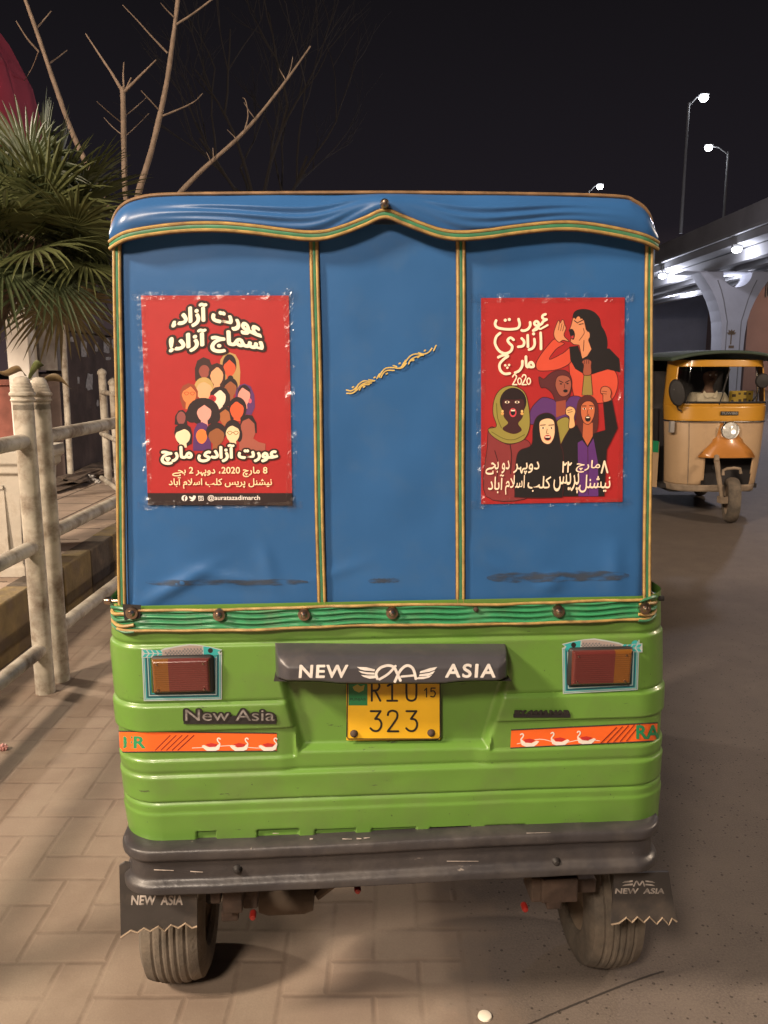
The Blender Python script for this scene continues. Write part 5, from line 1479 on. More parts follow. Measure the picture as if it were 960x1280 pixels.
limb_build(([(168, 300), (205, 262), (250, 215), (305, 165), (352, 108), (388, 58)], .032, .008, 0, .5),
           [([(352, 110), (362, 90), (366, 71)], .008, .003, .4, .5), ([(305, 165), (310, 145), (307, 126), (303, 122)], .008, .003, .25, .2), ([(320, 150), (311, 138), (305, 128)], .006, .003, .3, .3), ([(267, 200), (266, 185)], .006, .003, .2, .2), ([(264, 203), (258, 190)], .005, .003, .2, .2), ([(296, 174), (284, 162)], .005, .003, .25, .2), ([(357, 100), (349, 86)], .006, .003, .4, .4)])
limb_build(([(166, 310), (157, 245), (155, 190), (154, 135), (153, 110)], .030, .026, 0, .15),
           [([(153, 114), (140, 92), (124, 68), (107, 42)], .018, .006, .15, .3), ([(154, 116), (170, 100), (184, 86), (195, 75)], .016, .006, .15, -.1), ([(155, 110), (154, 94), (155, 78)], .011, .005, .15, .2), ([(158, 110), (164, 97)], .009, .006, .15, .1),
            ([(156, 145), (170, 134), (183, 122)], .006, .003, .15, .3), ([(155, 172), (168, 160), (186, 142)], .006, .003, .15, .35), ([(154, 155), (138, 142), (121, 127)], .007, .003, .15, -.1), ([(154, 170), (140, 158), (130, 147)], .006, .003, .15, .3)])
limb_build(([(165, 320), (125, 240), (92, 170), (70, 110), (46, 40), (28, -10)], .032, .016, 0, -.2),
           [([(48, 64), (34, 48), (20, 26)], .011, .005, -.15, -.3), ([(45, 36), (54, 26), (64, 14)], .010, .004, -.15, 0), ([(61, 80), (72, 72), (84, 63)], .009, .004, -.12, .1), ([(48, 65), (40, 85), (28, 105)], .006, .003, -.1, .4)])
# dim tree far behind
t = thing('bare_tree', 'faint dark leafless tree far behind in the night sky', 'tree', (-2.6, 19, 0))
random.seed(21)
m_bark2 = M('dark_bark', (.026, .022, .022), .9)
q = MB(); q.tube([(0, 0, 0), (.1, 0, 3), (0, .1, 5.2)], [.16, .12, .09], 10); q.build('trunk', m_bark2, t)
def grow(q, p, d, ln, r, lv):
    P = [p]
    for k in range(4):
        d = (d + Vector((random.uniform(-.16, .16), random.uniform(-.16, .16), random.uniform(-.02, .10)))).normalized(); P.append(P[-1] + d * ln / 4)
    q.tube(P, [r * (1 - .12 * k) for k in range(5)], 5)
    if lv:
        for k in range(random.choice((2, 3))):
            nd = (d + Vector((random.uniform(-.7, .7), random.uniform(-.7, .7), random.uniform(-.1, .5)))).normalized()
            grow(q, P[random.choice((2, 3, 4))], nd, ln * random.uniform(.6, .85), r * .55, lv - 1)
for k in range(6):
    q = MB(); a = k * 1.05
    grow(q, Vector((0, .1, 4.2 + .17 * k)), Vector((math.cos(a) * .55, math.sin(a) * .55, .8)).normalized(), 2.4, .05, 4); q.build('branch', m_bark2, t)

# ---- crack across the asphalt in front
P = [on_z(u, v, .0015) for u, v in ((652, 1284), (671, 1276), (700, 1263), (742, 1246), (798, 1224), (830, 1214))]
q = MB(); P = catmull(P, 8); random.seed(2)
q.add([p + Vector((0, s_ * (.0022 + .0012 * random.random()), 0)) for p in P for s_ in (-1, 1)], [(2 * i, 2 * i + 1, 2 * i + 3, 2 * i + 2) for i in range(len(P) - 1)])
tag(q.build('road_crack', M('crack_dark', (.035, .028, .024), .95), smooth=0), kind='structure')
# ---- litter
def crumple(name, label, cat, c, s, mat, seed):
    random.seed(seed); bm = bmesh.new(); bmesh.ops.create_icosphere(bm, subdivisions=3, radius=1)
    for v in bm.verts:
        k = .7 + .5 * noise.noise(v.co * 2.3 + Vector((seed, 0, 0))) + .25 * noise.noise(v.co * 6 + Vector((seed, 3, 0)))
        v.co = Vector((v.co.x * s[0] * k, v.co.y * s[1] * k, max(-s[2] * .55, v.co.z * s[2] * k)))
    me = bpy.data.meshes.new(name); bm.to_mesh(me); bm.free(); me.materials.append(mat)
    ob = bpy.data.objects.new(name, me); COL.objects.link(ob); ob.location = Vector(c) + Vector((0, 0, s[2] * .55)); tag(ob, label, cat); return ob
crumple('wrapper', 'crumpled pink wrapper on the paving at the left edge', 'wrapper', on_z(4, 938), (.024, .022, .022), M('pink_wrapper', (.50, .24, .22), .4, var=.4, nscale=60), 3)
crumple('paper_scrap', 'crumpled pale paper scrap at the foot of the dark wall', 'litter', on_z(110, 602, .345), (.11, .09, .06), M('pale_scrap', (.42, .40, .38), .8, var=.3), 5)
crumple('paper_scrap', 'small pale scrap lying left of the far railing', 'litter', on_z(122, 604, .345), (.04, .04, .03), M('pale_scrap', (.4, .4, .38)), 8)
dm = crumple('dirt_heap', 'low heap of dark dirt along the foot of the dark wall', 'dirt', on_z(118, 604, .345) + Vector((-.22, .5, 0)), (.26, 1.6, .10), M('wall_dirt', (.10, .07, .05), .95, bump=.6, bscale=30, var=.4), 9)
p = on_z(606, 1271, 0)
q = MB(); q.lathe([(.0001, .006), (.013, .006), (.017, .004), (.018, 0)], (0, 0, 0), 'Z', 26); ob = q.build('bottle_cap', M('cream_cap', (.80, .74, .62), .55, var=.1)); ob.location = p + Vector((0, 0, .001)); tag(ob, 'flat cream bottle cap lying on the asphalt in front', 'bottle cap')

# ================================================================== RIGHT SIDE: flyover, lamps, far walls
m_conc = M('flyover_concrete', (0.30, 0.295, 0.30), 0.85, var=0.12, nscale=.6, dirt=((0.20, 0.19, 0.19), 0.6), dscale=.35, bump=.2, bscale=6)
m_concd = M('dark_parapet_concrete', (0.27, 0.262, 0.27), 0.85, var=0.15, nscale=.6, dirt=((0.12, 0.115, 0.115), 0.6), dscale=.3)
m_pier = M('painted_pier', (0.55, 0.55, 0.60), 0.8, var=0.06, nscale=.8, dirt=((0.40, 0.39, 0.42), 0.5), dscale=.5)
DX0, DX1, YA, YB = 16.1, 22.2, -45.0, 150.0
t = thing('flyover', 'grey concrete flyover crossing above the yellow rickshaw', 'flyover', (DX0, 40, 0))
o = Vector(t.location)
def ext(name, prof, mat, parent=None, y0=YA, y1=YB):
    q = MB(); q.prism([Vector((x, y0, z)) - o for x, z in prof], (0, y1 - y0, 0)); return q.build(name, mat, parent or t, smooth=0)
ext('deck', [(DX0 + .05, 7.66), (DX0 + .05, 7.20), (DX0 + .6, 7.12), (DX0 + 1.5, 7.05), (DX1 - 1.5, 7.05), (DX1 - .6, 7.12), (DX1 - .05, 7.20), (DX1 - .05, 7.66)], m_conc)
for k in range(4):
    x = DX0 + .9 + 1.43 * k
    ext('girder', [(x - .28, 7.06), (x - .22, 6.55), (x + .22, 6.55), (x + .28, 7.06)], m_conc)
for x, sx in ((DX0, 1), (DX1, -1)):
    pr = ext('parapet', [(x, 7.66), (x, 8.62), (x + sx * .18, 8.62), (x + sx * .26, 7.66)], m_concd)
    ext('ledge', [(x - sx * .10, 7.58), (x - sx * .10, 7.72), (x - sx * .002, 7.74), (x - sx * .002, 7.56)], m_conc, pr)
# Y-shaped piers
def pier_px(u, v): p = on_y(u, v, 42.0); return (p.x, p.z)
OUT_L = [(872, 339), (880, 352), (887, 372), (892, 392), (895, 415), (895, 442)]
pc_x = 0.5 * (pier_px(902, 440)[0] + pier_px(928, 440)[0])
half = [(4.6 * .92, pier_px(900, 339)[1]), (2.25, pier_px(900, 339)[1])]
lev = [(339, 1.95), (350, 1.62), (362, 1.28), (375, 1.00), (388, .80), (402, .66), (420, .59), (440, .57), (600, .57)]
outl = [(pc_x - w, pier_px(915, v)[1] if v < 600 else 0.0) for v, w in lev]
outl = outl + [(pc_x + w, z) for (x, z), (v, w) in list(zip(outl, lev))[::-1]]
zc_top, zc_bot = pier_px(915, 324)[1], pier_px(915, 340)[1]
for k, yy in enumerate((42.0, 72.0)):
    t2 = thing('bridge_pier', ('pale Y shaped flyover pier rising behind the yellow rickshaw', 'second Y shaped flyover pier farther along the bridge')[k], 'pier', (pc_x, yy + .65, 0), 0, 'piers carrying the flyover')
    o2 = Vector(t2.location)
    q = MB()
    # shaft with the half-round opening in its head
    hole = []
    hz = pier_px(915, 341.5)[1]; hb = pier_px(915, 359)[1]
    ring = [(pc_x + 1.02 * math.cos(a) * 0.72, hz + (hz - hb) * math.sin(a)) for a in [math.pi + math.pi * i / 16 for i in range(17)]]
    top_z = outl[0][1]
    poly = outl[:]                                            # left side down, right side up
    poly = poly + [(ring[-1][0], top_z)] + ring[::-1] + [(ring[0][0], top_z)]
    q.prism([Vector((x, yy, z)) - o2 for x, z in poly], (0, 1.3, 0)); q.build('shaft', m_pier, t2, smooth=0, bevel=.04)
    q = MB(); q.box(Vector((pc_x, yy + .65, (top_z + 6.54) / 2)) - o2, (5.6, 1.7, 6.54 - top_z)); q.build('cross_beam', m_pier, t2, smooth=0, bevel=.05)
    for sx in (-1, 1):
        q = MB(); P = [Vector((pc_x + sx * (w * .62 if w > .7 else .36), yy - .012, pier_px(915, v)[1] if v < 600 else 0.1)) - o2 for v, w in lev[1:]]
        q.tube(P, .03, 6); q.build('groove', m_concd, t2)
    q = MB(); em = M('emblem_bronze', (.22, .15, .09), .6)
    e0 = on_y(914, 418, yy - .02) if k == 0 else Vector((pc_x, yy - .02, 3.2))
    for an, ln in ((-1.2, .26), (-.6, .28), (0, .26), (.6, .28), (1.2, .26)):
        d = Vector((math.sin(an), 0, math.cos(an))); s2 = Vector((d.z, 0, -d.x))
        q.prism([e0 - o2, e0 - o2 + d * ln * .5 + s2 * .06, e0 - o2 + d * ln, e0 - o2 + d * ln * .5 - s2 * .06], (0, -.04, 0))
    q.box(e0 - o2 + Vector((0, -.02, -.25)), (.05, .04, .5)); q.box(e0 - o2 + Vector((.04, -.02, -.62)), (.26, .04, .12))
    q.build('emblem', em, t2, smooth=0)
# lamps standing on the flyover
def deck_lamp(label, bx, by, lamp_px):
    L_ = on_y(*lamp_px, by)
    st = street_lamp(label, (bx, by, 8.5), (bx, by, L_.z - .35), (L_.x, by, L_.z), None, m_led, head=.23, group='street lamps on the flyover', pole_r=.09)
    light('lamp_light', st, Vector((L_.x - bx, 0, L_.z - 8.5 - .45)), 90, (.92, .95, 1.0), .3)
deck_lamp('tallest lamp on the flyover with its arm reaching right', on_y(851, 290, 42.5).x, 42.5, (880, 119))
deck_lamp('flyover lamp whose arm reaches left from the far parapet', on_y(906, 250, 50.5).x, 50.5, (886, 182))
deck_lamp('low distant flyover lamp just above the blue hood', on_y(735, 260, 58).x, 58, (750, 231))
# floodlights under the deck
for lab, u, v, yy in (('floodlight under the flyover deck nearest the right edge', 921, 312, 37.2), ('floodlight in the opening of the pale pier head', 912, 342, 44.6),
                      ('floodlight under the flyover close to the blue hood', 828, 345, 46.4), ('lowest farthest floodlight under the flyover', 848, 364, 55.8)):
    p = on_y(u, v, yy)
    t3 = thing('floodlight', lab, 'floodlight', p, 0, 'floodlights under the flyover')
    q = MB(); q.box((0, .05, .12), (.42, .16, .20)); q.box((0, .05, .35), (.05, .05, .36)); q.build('housing', m_pole, t3, smooth=0, bevel=.01)
    q = MB(); q.lathe([(.0001, -.22), (.14, -.20), (.20, -.14), (.22, -.06), (.20, 0)], (0, 0, .08), 'Z', 20); q.build('lens', m_led, t3)
    light('lamp_light', t3, (0, -.3, -.55), 190 if yy < 45 else 750, (.80, .84, 1.0), .25)
street_lamp('added unseen white street lamp that brightens the side of the flyover', (13.2, 23, 0), (13.2, 23, 8.6), (12.6, 23, 8.8), dict(power=2600, color=(.88, .86, 1.0), size=.25), group=None)  # unseen lamp added to brighten the flyover parapet and pier
# far walls under and beyond the bridge
m_far = M('grey_far_wall', (0.60, 0.60, 0.72), 0.9, var=.12, nscale=.25, dirt=((.36, .36, .42), .5), dscale=.15)
q = MB(); q.box((0, 0, 4.6), (17, 1, 9.2)); q.box((0, -.1, 9.3), (17.2, 1.3, .3)); ob = q.build('retaining_wall', m_far, smooth=0); ob.location = (28.0, 84, 0)
tag(ob, 'blue grey far wall seen under the flyover left of the pale pier', 'wall')
m_brn = M('reddish_building_wall', (0.24, 0.165, 0.155), 0.9, var=.12, nscale=.3, dirt=((.18, .12, .115), .5), dscale=.2)
t4 = thing('building', 'reddish brown lit building right of the pale pier', 'building', (40, 66, 0))
q = MB(); q.box((0, 4, 5), (20, 8, 10)); q.build('wall', m_brn, t4, smooth=0)
q = MB(); q.box((0, 4, 10.15), (20.6, 8.6, .3)); q.build('roof', m_concd, t4, smooth=0)
for k in range(6):
    q = MB(); q.box((-8 + 3.2 * k, -.03, 8.2), (1.5, .12, 1.6)); w_ = q.build('window', M('window_frame', (.10, .09, .085), .6), t4, smooth=0)
    q = MB(); q.box((-8 + 3.2 * k, -.10, 8.2), (1.3, .02, 1.4)); q.build('pane', M('dark_pane', (.02, .022, .028), .08), w_, smooth=0)
street_lamp('street lamp in front of the reddish building', (36, 58, 0), (36, 58, 7.5), (35, 58, 7.7), dict(power=2000, color=(1.0, .66, .45), size=.2))

# ================================================================== YELLOW RICKSHAW
YX, YY = 3.775, 8.42
t = thing('auto_rickshaw', 'yellow and tan auto rickshaw facing the viewer on the right with a driver inside', 'auto rickshaw', (YX, YY, 0))
yr = t; o = Vector((YX, YY, 0))
m_tan = M('tan_body_paint', (0.48, 0.325, 0.190), 0.42, var=.05, nscale=3, coat=.3, dirt=((.26, .17, .10), .6), dscale=3)
m_yel = M('yellow_paint', (0.52, 0.25, 0.022), 0.33, var=.05, nscale=3, coat=.4)
m_org = M('orange_paint', (0.50, 0.20, 0.040), 0.33, var=.05, nscale=3, coat=.4)
m_chr = M('chrome', (.75, .74, .72), .15, metal=1.0, var=.05)
m_canv = M('dark_green_canvas', (.040, .060, .042), .7, var=.2)
m_cab = M('dark_cabin', (.030, .026, .026), .8)
def lv(v, yy=8.72): return on_y(896, v, yy).z
z_b, z_h, z_y0, z_y1, z_w1, z_r = lv(611), lv(606), lv(527), lv(507), lv(452), lv(441)
YF = 0.28            # the face of the cab behind the wheel contact
def cab(z, a):       # horizontal section of the cab: a from -1 (left door) to 1
    k = (z - z_b) / (z_y1 - z_b)
    hw = .485 + .065 * min(1, max(0, k)) ** .7
    if z > z_y1: hw = .550 - .05 * ((z - z_y1) / (z_r - z_y1)) ** 1.3
    rake = .10 * max(0, z - z_y1) - .03 * math.sin(min(1, max(0, k)) * math.pi)
    an = a * math.pi / 2
    sx = math.copysign(abs(math.sin(an)) ** .55, an); cy = abs(math.cos(an)) ** .75
    return Vector((hw * sx, YF + rake + .34 * (1 - cy), z))
def sheet(name, zA, zB, nz, mat, hole=None, a0=-1, a1=1, off=0.0, par=None):
    q = MB(); nu = 64
    P = [[cab(zA + (zB - zA) * j / nz, a0 + (a1 - a0) * i / nu) for i in range(nu + 1)] for j in range(nz + 1)]
    vs_ = [Vector((p.x * (1 + off), p.y - off, p.z)) for r in P for p in r]
    fs_ = []
    for j in range(nz):
        for i in range(nu):
            c = (P[j][i] + P[j + 1][i + 1]) / 2
            if hole and hole(c): continue
            fs_.append((j * (nu + 1) + i, j * (nu + 1) + i + 1, (j + 1) * (nu + 1) + i + 1, (j + 1) * (nu + 1) + i))
    q.add(vs_, fs_)
    ob = q.build(name, mat, par or yr, smooth=50, fix=False)
    sol = ob.modifiers.new('thickness', 'SOLIDIFY'); sol.thickness = .012
    return ob
ax0, ax1 = (on_y(881, 590, 8.7) - o).x, (on_y(940, 590, 8.7) - o).x
zar = lv(572)
sheet('front_body', z_h, z_y0, 40, m_tan, lambda c: c.y < .5 and c.z < zar and ax0 - .10 * (zar - c.z) < c.x < ax1)
sheet('sill', z_b - .03, z_h, 3, m_dust)
sheet('yellow_band', z_y0 + .004, z_y1, 8, m_yel, off=.006)
q = MB(); q.tube([cab(z_y0, a / 24 - 1) * 1.0 + Vector((0, -.012, 0)) for a in range(49)], .011, 8); q.build('chrome_strip', m_chr, yr)
q = MB(); q.box((0.0, .95, .72), (.92, .9, .9)); q.build('wheel_well', m_cab, yr, smooth=0)
# windscreen frame, pane, roof peak
def hole_ws(c): return c.y < .58 and z_y1 + .035 < c.z < z_w1 - .05 and abs(c.x) < .500 - .05 * (c.z - z_y1) / (z_r - z_y1)
sheet('windscreen_frame', z_y1, z_w1 + .02, 60, m_yel, hole_ws)
q = MB(); q.grid(lambda u, v: cab(z_y1 + .02 + (z_w1 - z_y1 - .05) * v, (u - .5) * 1.2) + Vector((0, .012, 0)), 24, 6); q.build('windscreen', m_glass, yr, fix=False)
q = MB()
q.tube([cab(z_y1 + .035, (k - 12) / 12 * .66) + Vector((0, -.006, 0)) for k in range(25)], .012, 6); q.build('windscreen_rubber', m_black, yr)
q = MB()
def yroof(u, v):
    x = (u - .5) * 1.20; y = YF + .02 + 2.3 * v
    return Vector((x, y - .10 * (1 - (2 * u - 1) ** 2) * (1 - v), z_w1 + .035 + (z_r - z_w1 - .01) * (1 - abs(2 * u - 1) ** 2.4) + .02 * math.sin(v * 3.1)))
q.grid(yroof, 30, 20); ob = q.build('roof', m_canv, yr, fix=False); sol = ob.modifiers.new('thickness', 'SOLIDIFY'); sol.thickness = .035
q = MB(); q.tube([yroof(k / 30, 0) + Vector((0, -.005, -.02)) for k in range(31)], .016, 8); q.build('roof_edge', m_canv, yr)
# nose panel, mud guard, headlight
hl = on_y(918, 539, 8.52) - o
q = MB()
hx = hl.x
q.loft([[Vector((hx + sx * w, y, z)) for sx in (-1, -.6, -.3, 0, .3, .6, 1) for y in (yy + .05 * abs(sx) ** 2,)] for w, yy, z in ((.15, YF - .035, lv(529)), (.155, YF - .06, lv(545)), (.17, YF - .09, lv(552)), (.26, YF - .10, lv(562)), (.31, YF - .10, lv(571)), (.30, YF - .02, lv(572)))], closed=False)
ob = q.build('nose_panel', m_org, yr, smooth=50, fix=False); sol = ob.modifiers.new('thickness', 'SOLIDIFY'); sol.thickness = .03; sol.offset = 1
q = MB(); q.lathe([(.02, .14), (.075, .10), (.098, .02), (.100, -.02), (.092, -.03), (.086, -.022)], (hl.x, YF - .06, hl.z), 'Y', 28, caps=False); h_ = q.build('headlight', m_chr, yr)
q = MB(); q.lathe([(.0001, -.045), (.05, -.038), (.086, -.018)], (hl.x, YF - .06, hl.z), 'Y', 28, caps=False); q.build('headlight_lens', M('headlight_glass', (.62, .60, .55), .12, var=.25, nscale=30, spec=.9), h_)
q = MB(); q.lathe([(.0001, -.02), (.018, -.012), (.02, 0)], (hl.x + .025, YF - .105, hl.z - .015), 'Y', 14); q.build('headlight_bulb', M('lit_bulb', (1, 1, 1), emit=((1, .9, .75), 3)), h_)
# fork and front wheel
wxp = (on_y(917, 640, 8.4) - o).x
def ywheel(cx, cy, rad, wid, turn):
    root = MB(); hw = wid / 2
    prof = [(rad - .09, -hw * .75), (rad - .05, -hw), (rad - .022, -hw * .92), (rad - .006, -hw * .6), (rad, -hw * .2), (rad, hw * .2), (rad - .006, hw * .6), (rad - .022, hw * .92), (rad - .05, hw), (rad - .09, hw * .75)]
    root.lathe(prof, (0, 0, 0), 'X', 40, caps=False)
    w = root.build('wheel', m_rubber, yr, smooth=35); w.location = (cx, cy, rad); w.rotation_euler = (0, 0, turn)
    q = MB(); q.lathe([(.0001, -hw * .4), (.05, -hw * .5), (rad - .11, -hw * .45), (rad - .085, -hw * .7)], (0, 0, 0), 'X', 28, caps=False); q.lathe([(.0001, hw * .4), (.05, hw * .5), (rad - .11, hw * .45), (rad - .085, hw * .7)], (0, 0, 0), 'X', 28, caps=False)
    q.build('rim', m_dust, w)
ywheel(wxp, .06, .245, .13, R(-14))
ywheel(-.48, 1.95, .22, .11, 0); ywheel(.48, 1.95, .22, .11, 0)
fk = [on_y(u, v, 8.45) - o for u, v in ((896, 577), (899, 600), (903, 625))]
q = MB(); q.tube(fk, [.03, .026, .022], 10); q.tube([fk[0] + Vector((.02, .06, .05)), fk[0]], .028, 8); q.box(fk[2] + Vector((.02, .02, 0)), (.10, .10, .07)); q.build('fork', m_dust, yr)
q = MB(); ub = [on_y(u, v, 8.42) - o for u, v in ((904, 594), (904, 588), (908, 586), (918, 585), (925, 586), (926, 592))]; q.tube(ub, .016, 8); q.build('fork_bracket', m_dust, yr)
# mirror, marker lamp, badge
mr = on_y(846, 491, 8.62) - o
q = MB(); q.lathe([(.0001, .03), (.05, .03), (.085, .015), (.09, 0), (.08, -.02), (.0001, -.03)], (0, 0, 0), 'Y', 24); 
for p in q.v: p.x *= .95; p.z *= 1.65; p.xyz = Matrix.Rotation(R(-14), 3, 'Y') @ p
q.v = [p + mr for p in q.v]; mi_ = q.build('mirror', m_black, yr)
q = MB(); q.tube([mr + Vector((.02, .03, -.13)), mr + Vector((.05, .06, -.18)), mr + Vector((.10, .1, -.20))], .010, 8); q.build('mirror_arm', m_black, mi_)
mr2 = on_y(953, 476, 8.66) - o
q = MB(); q.lathe([(.0001, .03), (.05, .03), (.075, .012), (.08, 0), (.07, -.02), (.0001, -.03)], mr2, 'Y', 20); mi2 = q.build('mirror', m_black, yr)
q = MB(); q.tube([mr2 + Vector((0, .03, -.06)), mr2 + Vector((-.02, .06, -.16)), mr2 + Vector((-.06, .1, -.24))], .009, 8); q.build('mirror_arm', m_black, mi2)
wp = [on_y(u, v, 8.62) - o for u, v in ((899, 506), (905, 488), (909, 468))]
q = MB(); q.tube(wp, .006, 6); q.box(wp[2].lerp(wp[1], .4) + Vector((0, -.005, 0)), (.012, .012, .26), Matrix.Rotation(R(14), 3, 'Y')); q.build('wiper', m_black, yr)
q = MB(); q.tube([cab(z_h + (z_y0 - z_h) * k / 12, -.33) + Vector((0, -.003, 0)) for k in range(13)], .005, 6); q.build('crease_shading', m_dust, yr)  # thin darker tube put in as shading for a crease in the front
ml = on_y(841.5, 534, 8.7) - o
q = MB(); q.box(ml + Vector((.005, .06, 0)), (.05, .06, .125)); q.build('marker_lamp', M('grey_lens', (.30, .28, .26), .3), yr, smooth=0, bevel=.008)
bq = on_y(915.5, 517, 8.6) - o
q = MB(); q.box((bq.x, YF - .026, bq.z), (.19, .012, .040)); bd = q.build('badge', m_black, yr, smooth=0)
A = Art(lambda x, y, h: Vector((bq.x - .09 + x * .18, YF - .0325 - h, bq.z + .014 - y * .028)), 0)
A.text('TUWIBB', .02, .05, .98, .95, M('badge_grey', (.25, .24, .22), .5), offset=.02); A.build('badge_lettering', bd)
# rear cabin: side panel with its green stripe, canopy, roof sides
def side_x(y): return .55 + .10 * sstep(.55, .85, y)
for sx in (-1, 1):
    q = MB(); q.grid(lambda u, v: Vector((sx * side_x(.62 + 1.8 * u) , .62 + 1.8 * u, .30 + .52 * v)), 24, 8); ob = q.build('side_panel', m_tan, yr, fix=False)
    q = MB(); q.grid(lambda u, v: Vector((sx * (side_x(.62 + 1.8 * u) + .006), .62 + 1.8 * u, .70 + .13 * v)), 24, 4); st_ = q.build('green_stripe', m_stk_g, ob, fix=False)
    q = MB(); q.prism([(sx * .662, 1.02, .735), (sx * .662, 1.12, .79), (sx * .662, 1.16, .735)], (sx * .003, 0, 0)); q.build('stripe_arrow', m_stk_l, st_, smooth=0)
    q = MB(); q.tube([(sx * .58, .80, .82), (sx * .61, .84, 1.4), (sx * .60, .90, 1.72)], .013, 8); q.build('grab_rail', m_chr, yr)
    q = MB(); q.grid(lambda u, v: Vector((sx * (.62 - .05 * v), 1.55 + .85 * u, .83 + .95 * v)), 8, 8); q.build('side_curtain', m_canv, yr, fix=False)
q = MB(); q.box((0, 2.42, 1.05), (1.24, .03, 1.5)); q.build('rear_wall', m_canv, yr, smooth=0)
q = MB(); q.box((0, 1.5, .33), (1.10, 1.9, .05)); q.build('floor_pan', m_cab, yr, smooth=0)
q = MB(); q.box((-.08, 1.31, 1.18), (.94, .05, .86)); q.build('cab_partition', m_cab, yr, smooth=0)
q = MB(); q.box((0.1, 1.02, .70), (.62, .34, .14)); q.box((0.1, 1.21, .92), (.60, .08, .30)); q.build('seat', m_cab, yr, smooth=0, bevel=.03)
hb_ = Vector((.02, .60, 1.02))
q = MB(); q.tube([hb_ + Vector((-.30, .10, .06)), hb_ + Vector((-.18, .02, .04)), hb_, hb_ + Vector((.18, .02, .04)), hb_ + Vector((.30, .10, .06))], .014, 8); q.tube([hb_, hb_ + Vector((0, -.1, -.5))], .02, 8); q.build('handlebar', m_black, yr)
# yellow permit card behind the screen
cd = on_y(926, 498, 9.02)
q = MB(); q.box((0, 0, 0), (.27, .006, .17)); ob = q.build('permit_card', M('permit_yellow', (.62, .40, .05), .6), smooth=0); ob.location = cd; tag(ob, 'yellow card with dark marks propped inside the windscreen', 'card')
A = Art(lambda x, y, h: Vector((-.135 + x * .27, -.0033 - h, .085 - y * .17)), 0)
mk = M('card_ink', (.10, .06, .02), .6)
for x, y, w_, h_ in ((.12, .22, .16, .18), (.38, .12, .10, .14), (.60, .10, .12, .18), (.8, .14, .1, .12), (.4, .55, .12, .2), (.6, .5, .14, .26), (.82, .58, .09, .2), (.1, .6, .1, .2)): A.rect(x, y, x + w_, y + h_, mk)
A.build('card_marks', ob)

# ---- driver
SKN = M('brown_skin', (.16, .085, .055), .75, var=.08, nscale=20)
def skin_mesh(name, mat, nodes, edges, root, parent, sub=2):
    me = bpy.data.meshes.new(name); me.from_pydata([n_[0] for n_ in nodes], edges, [])
    ob = bpy.data.objects.new(name, me); COL.objects.link(ob)
    ob.modifiers.new('skin', 'SKIN')
    if not me.skin_vertices: me.skin_vertices.new()
    for i, n_ in enumerate(nodes):
        sv = me.skin_vertices[0].data[i]; r_ = n_[1]; sv.radius = r_ if isinstance(r_, tuple) else (r_, r_); sv.use_root = (i == root)
    ss_ = ob.modifiers.new('smooth', 'SUBSURF'); ss_.levels = ss_.render_levels = sub
    bpy.context.view_layer.update()
    m2 = bpy.data.meshes.new_from_object(ob.evaluated_get(bpy.context.evaluated_depsgraph_get()))
    bpy.data.objects.remove(ob)
    m2.name = name; m2.materials.clear(); m2.materials.append(mat)
    m2.polygons.foreach_set('use_smooth', [True] * len(m2.polygons))
    ob = bpy.data.objects.new(name, m2); COL.objects.link(ob)
    if parent: ob.parent = parent
    return ob
dp = on_y(878, 500, 9.42)
pt = thing('person', 'driver in a pale collared shirt sitting behind the windscreen of the yellow rickshaw', 'person', (dp.x + .05, 9.40, .845))
def S3(x, y, z): return (x, y, z)
nodes = [(S3(0, .02, .02), (.15, .11)), (S3(0, .02, .22), (.135, .10)), (S3(0, .01, .40), (.155, .10)), (S3(0, .0, .50), (.09, .08)), (S3(0, -.01, .57), .044), (S3(0, -.02, .63), (.054, .062)), (S3(0, -.03, .71), (.073, .088)), (S3(0, -.025, .79), (.066, .078)),
         (S3(-.17, .0, .47), .058), (S3(-.24, -.10, .27), .046), (S3(-.20, -.30, .32), .034), (S3(-.20, -.36, .335), (.034, .022)),
         (S3(.17, .0, .47), .058), (S3(.24, -.10, .27), .046), (S3(.20, -.30, .32), .034), (S3(.20, -.36, .335), (.034, .022)),
         (S3(-.09, -.10, -.01), .085), (S3(-.11, -.36, .02), .062), (S3(-.11, -.38, -.28), .045), (S3(-.11, -.48, -.31), .034),
         (S3(.09, -.10, -.01), .085), (S3(.11, -.36, .02), .062), (S3(.11, -.38, -.28), .045), (S3(.11, -.48, -.31), .034),
         (S3(0, -.118, .70), .014), (S3(-.082, -.02, .70), .014), (S3(.082, -.02, .70), .014)]
edges = [(0, 1), (1, 2), (2, 3), (3, 4), (4, 5), (5, 6), (6, 7), (2, 8), (8, 9), (9, 10), (10, 11), (2, 12), (12, 13), (13, 14), (14, 15), (0, 16), (16, 17), (17, 18), (18, 19), (0, 20), (20, 21), (21, 22), (22, 23), (6, 24), (6, 25), (6, 26)]
for b_i, sx in ((11, -1), (15, 1)):
    bx, by_, bz = nodes[b_i][0]
    for k in range(4):
        i0 = len(nodes); x = bx + sx * (-.024 + .016 * k)
        nodes += [(S3(x, by_ - .045, bz + .012), .0085), (S3(x, by_ - .068, bz - .012), .008), (S3(x, by_ - .055, bz - .032), .007)]
        edges += [(b_i, i0), (i0, i0 + 1), (i0 + 1, i0 + 2)]
    i0 = len(nodes); nodes += [(S3(bx - sx * .036, by_ - .012, bz - .008), .0095), (S3(bx - sx * .034, by_ - .040, bz - .024), .008)]; edges += [(b_i, i0), (i0, i0 + 1)]
body_ob = skin_mesh('body', SKN, nodes, edges, 0, pt)
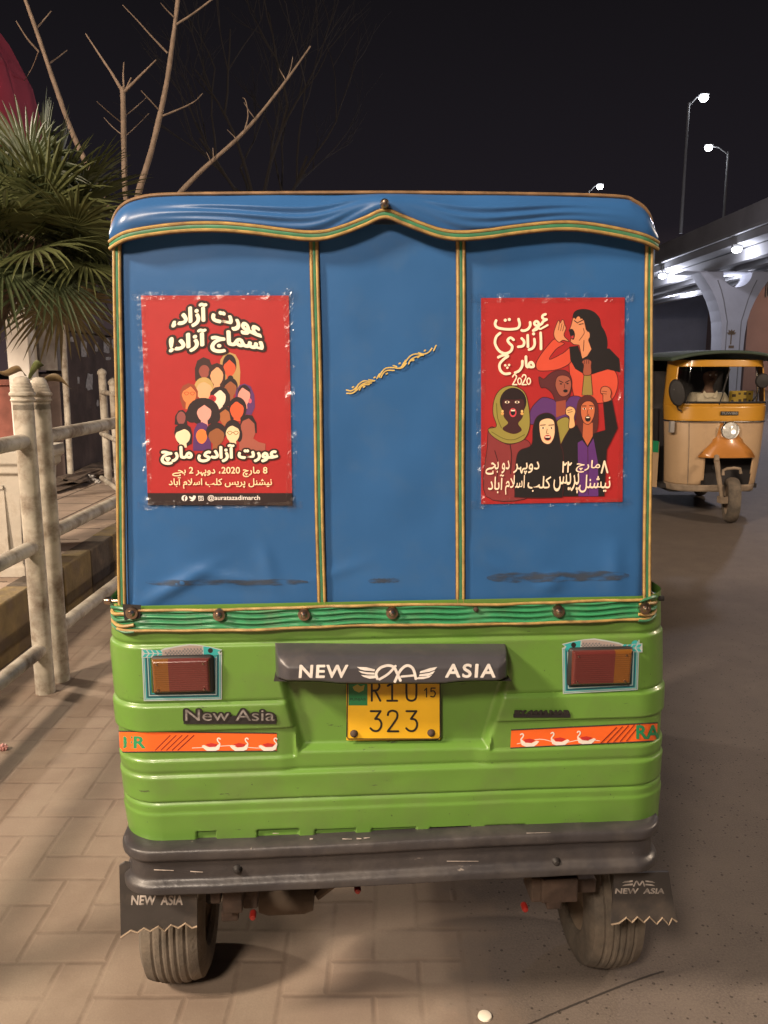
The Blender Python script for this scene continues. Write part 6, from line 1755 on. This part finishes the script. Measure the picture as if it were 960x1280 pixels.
sh = [(S3(0, .02, .00), (.17, .125)), (S3(0, .02, .22), (.158, .118)), (S3(0, .01, .40), (.178, .118)), (S3(0, .0, .505), (.10, .088)), (S3(0, -.005, .535), (.064, .06)),
      (S3(-.175, .0, .47), .072), (S3(-.245, -.10, .27), .062), (S3(-.205, -.27, .315), .048), (S3(.175, .0, .47), .072), (S3(.245, -.10, .27), .062), (S3(.205, -.27, .315), .048)]
shirt = skin_mesh('shirt', M('pale_shirt_cotton', (.62, .52, .38), .85, var=.06, bump=.3, bscale=14), sh, [(0, 1), (1, 2), (2, 3), (3, 4), (2, 5), (5, 6), (6, 7), (2, 8), (8, 9), (9, 10)], 0, pt)
q = MB()
for sx in (-1, 1): q.prism([(sx * .012, -.098, .47), (sx * .075, -.066, .545), (sx * .09, -.07, .505), (sx * .05, -.105, .455)], (0, -.008, 0))
q.build('collar', M('pale_shirt_cotton', (1, 1, 1)), shirt, smooth=0)
q = MB(); q.grid(lambda u, v: Vector((.082 * math.sin(v * 1.75) * math.cos(u * 6.2832), -.012 + .094 * math.sin(v * 1.75) * math.sin(u * 6.2832) * (1.0 if math.sin(u * 6.28) > 0 else .86), .755 + .088 * math.cos(v * 1.75) - (.075 * v ** 3 if math.sin(u * 6.2832) > -.2 else 0))), 28, 10)
q.build('hair', M('black_hair', (.012, .010, .010), .6), pt)
for sx in (-1, 1):
    q = MB(); q.lathe([(.0001, -.012), (.009, -.008), (.011, 0)], (sx * .031, -.108, .722), 'Y', 12); q.build('eye', M('eye_white', (.5, .47, .44), .3), pt)
    q = MB(); q.tube([(sx * .014, -.113, .742), (sx * .032, -.112, .747), (sx * .050, -.103, .742)], .0045, 6); q.build('eyebrow', M('black_hair', (0, 0, 0)), pt)
q = MB(); q.tube([(-.024, -.100, .660), (0, -.108, .662), (.024, -.100, .660)], [.004, .007, .004], 8); q.build('mouth', M('lip_brown', (.12, .045, .035), .5), pt)
q = MB(); q.tube([(-.026, -.104, .675), (0, -.112, .679), (.026, -.104, .675)], [.003, .006, .003], 6); q.build('moustache', M('black_hair', (0, 0, 0)), pt)
q = MB()
for sx in (-1, 1): q.tube([(sx * .09, -.08, -.01), (sx * .11, -.36, .02), (sx * .11, -.385, -.22)], [.105, .078, .062], 12)
tr_ = q.build('trousers', M('dark_trousers', (.03, .03, .035), .9), pt)
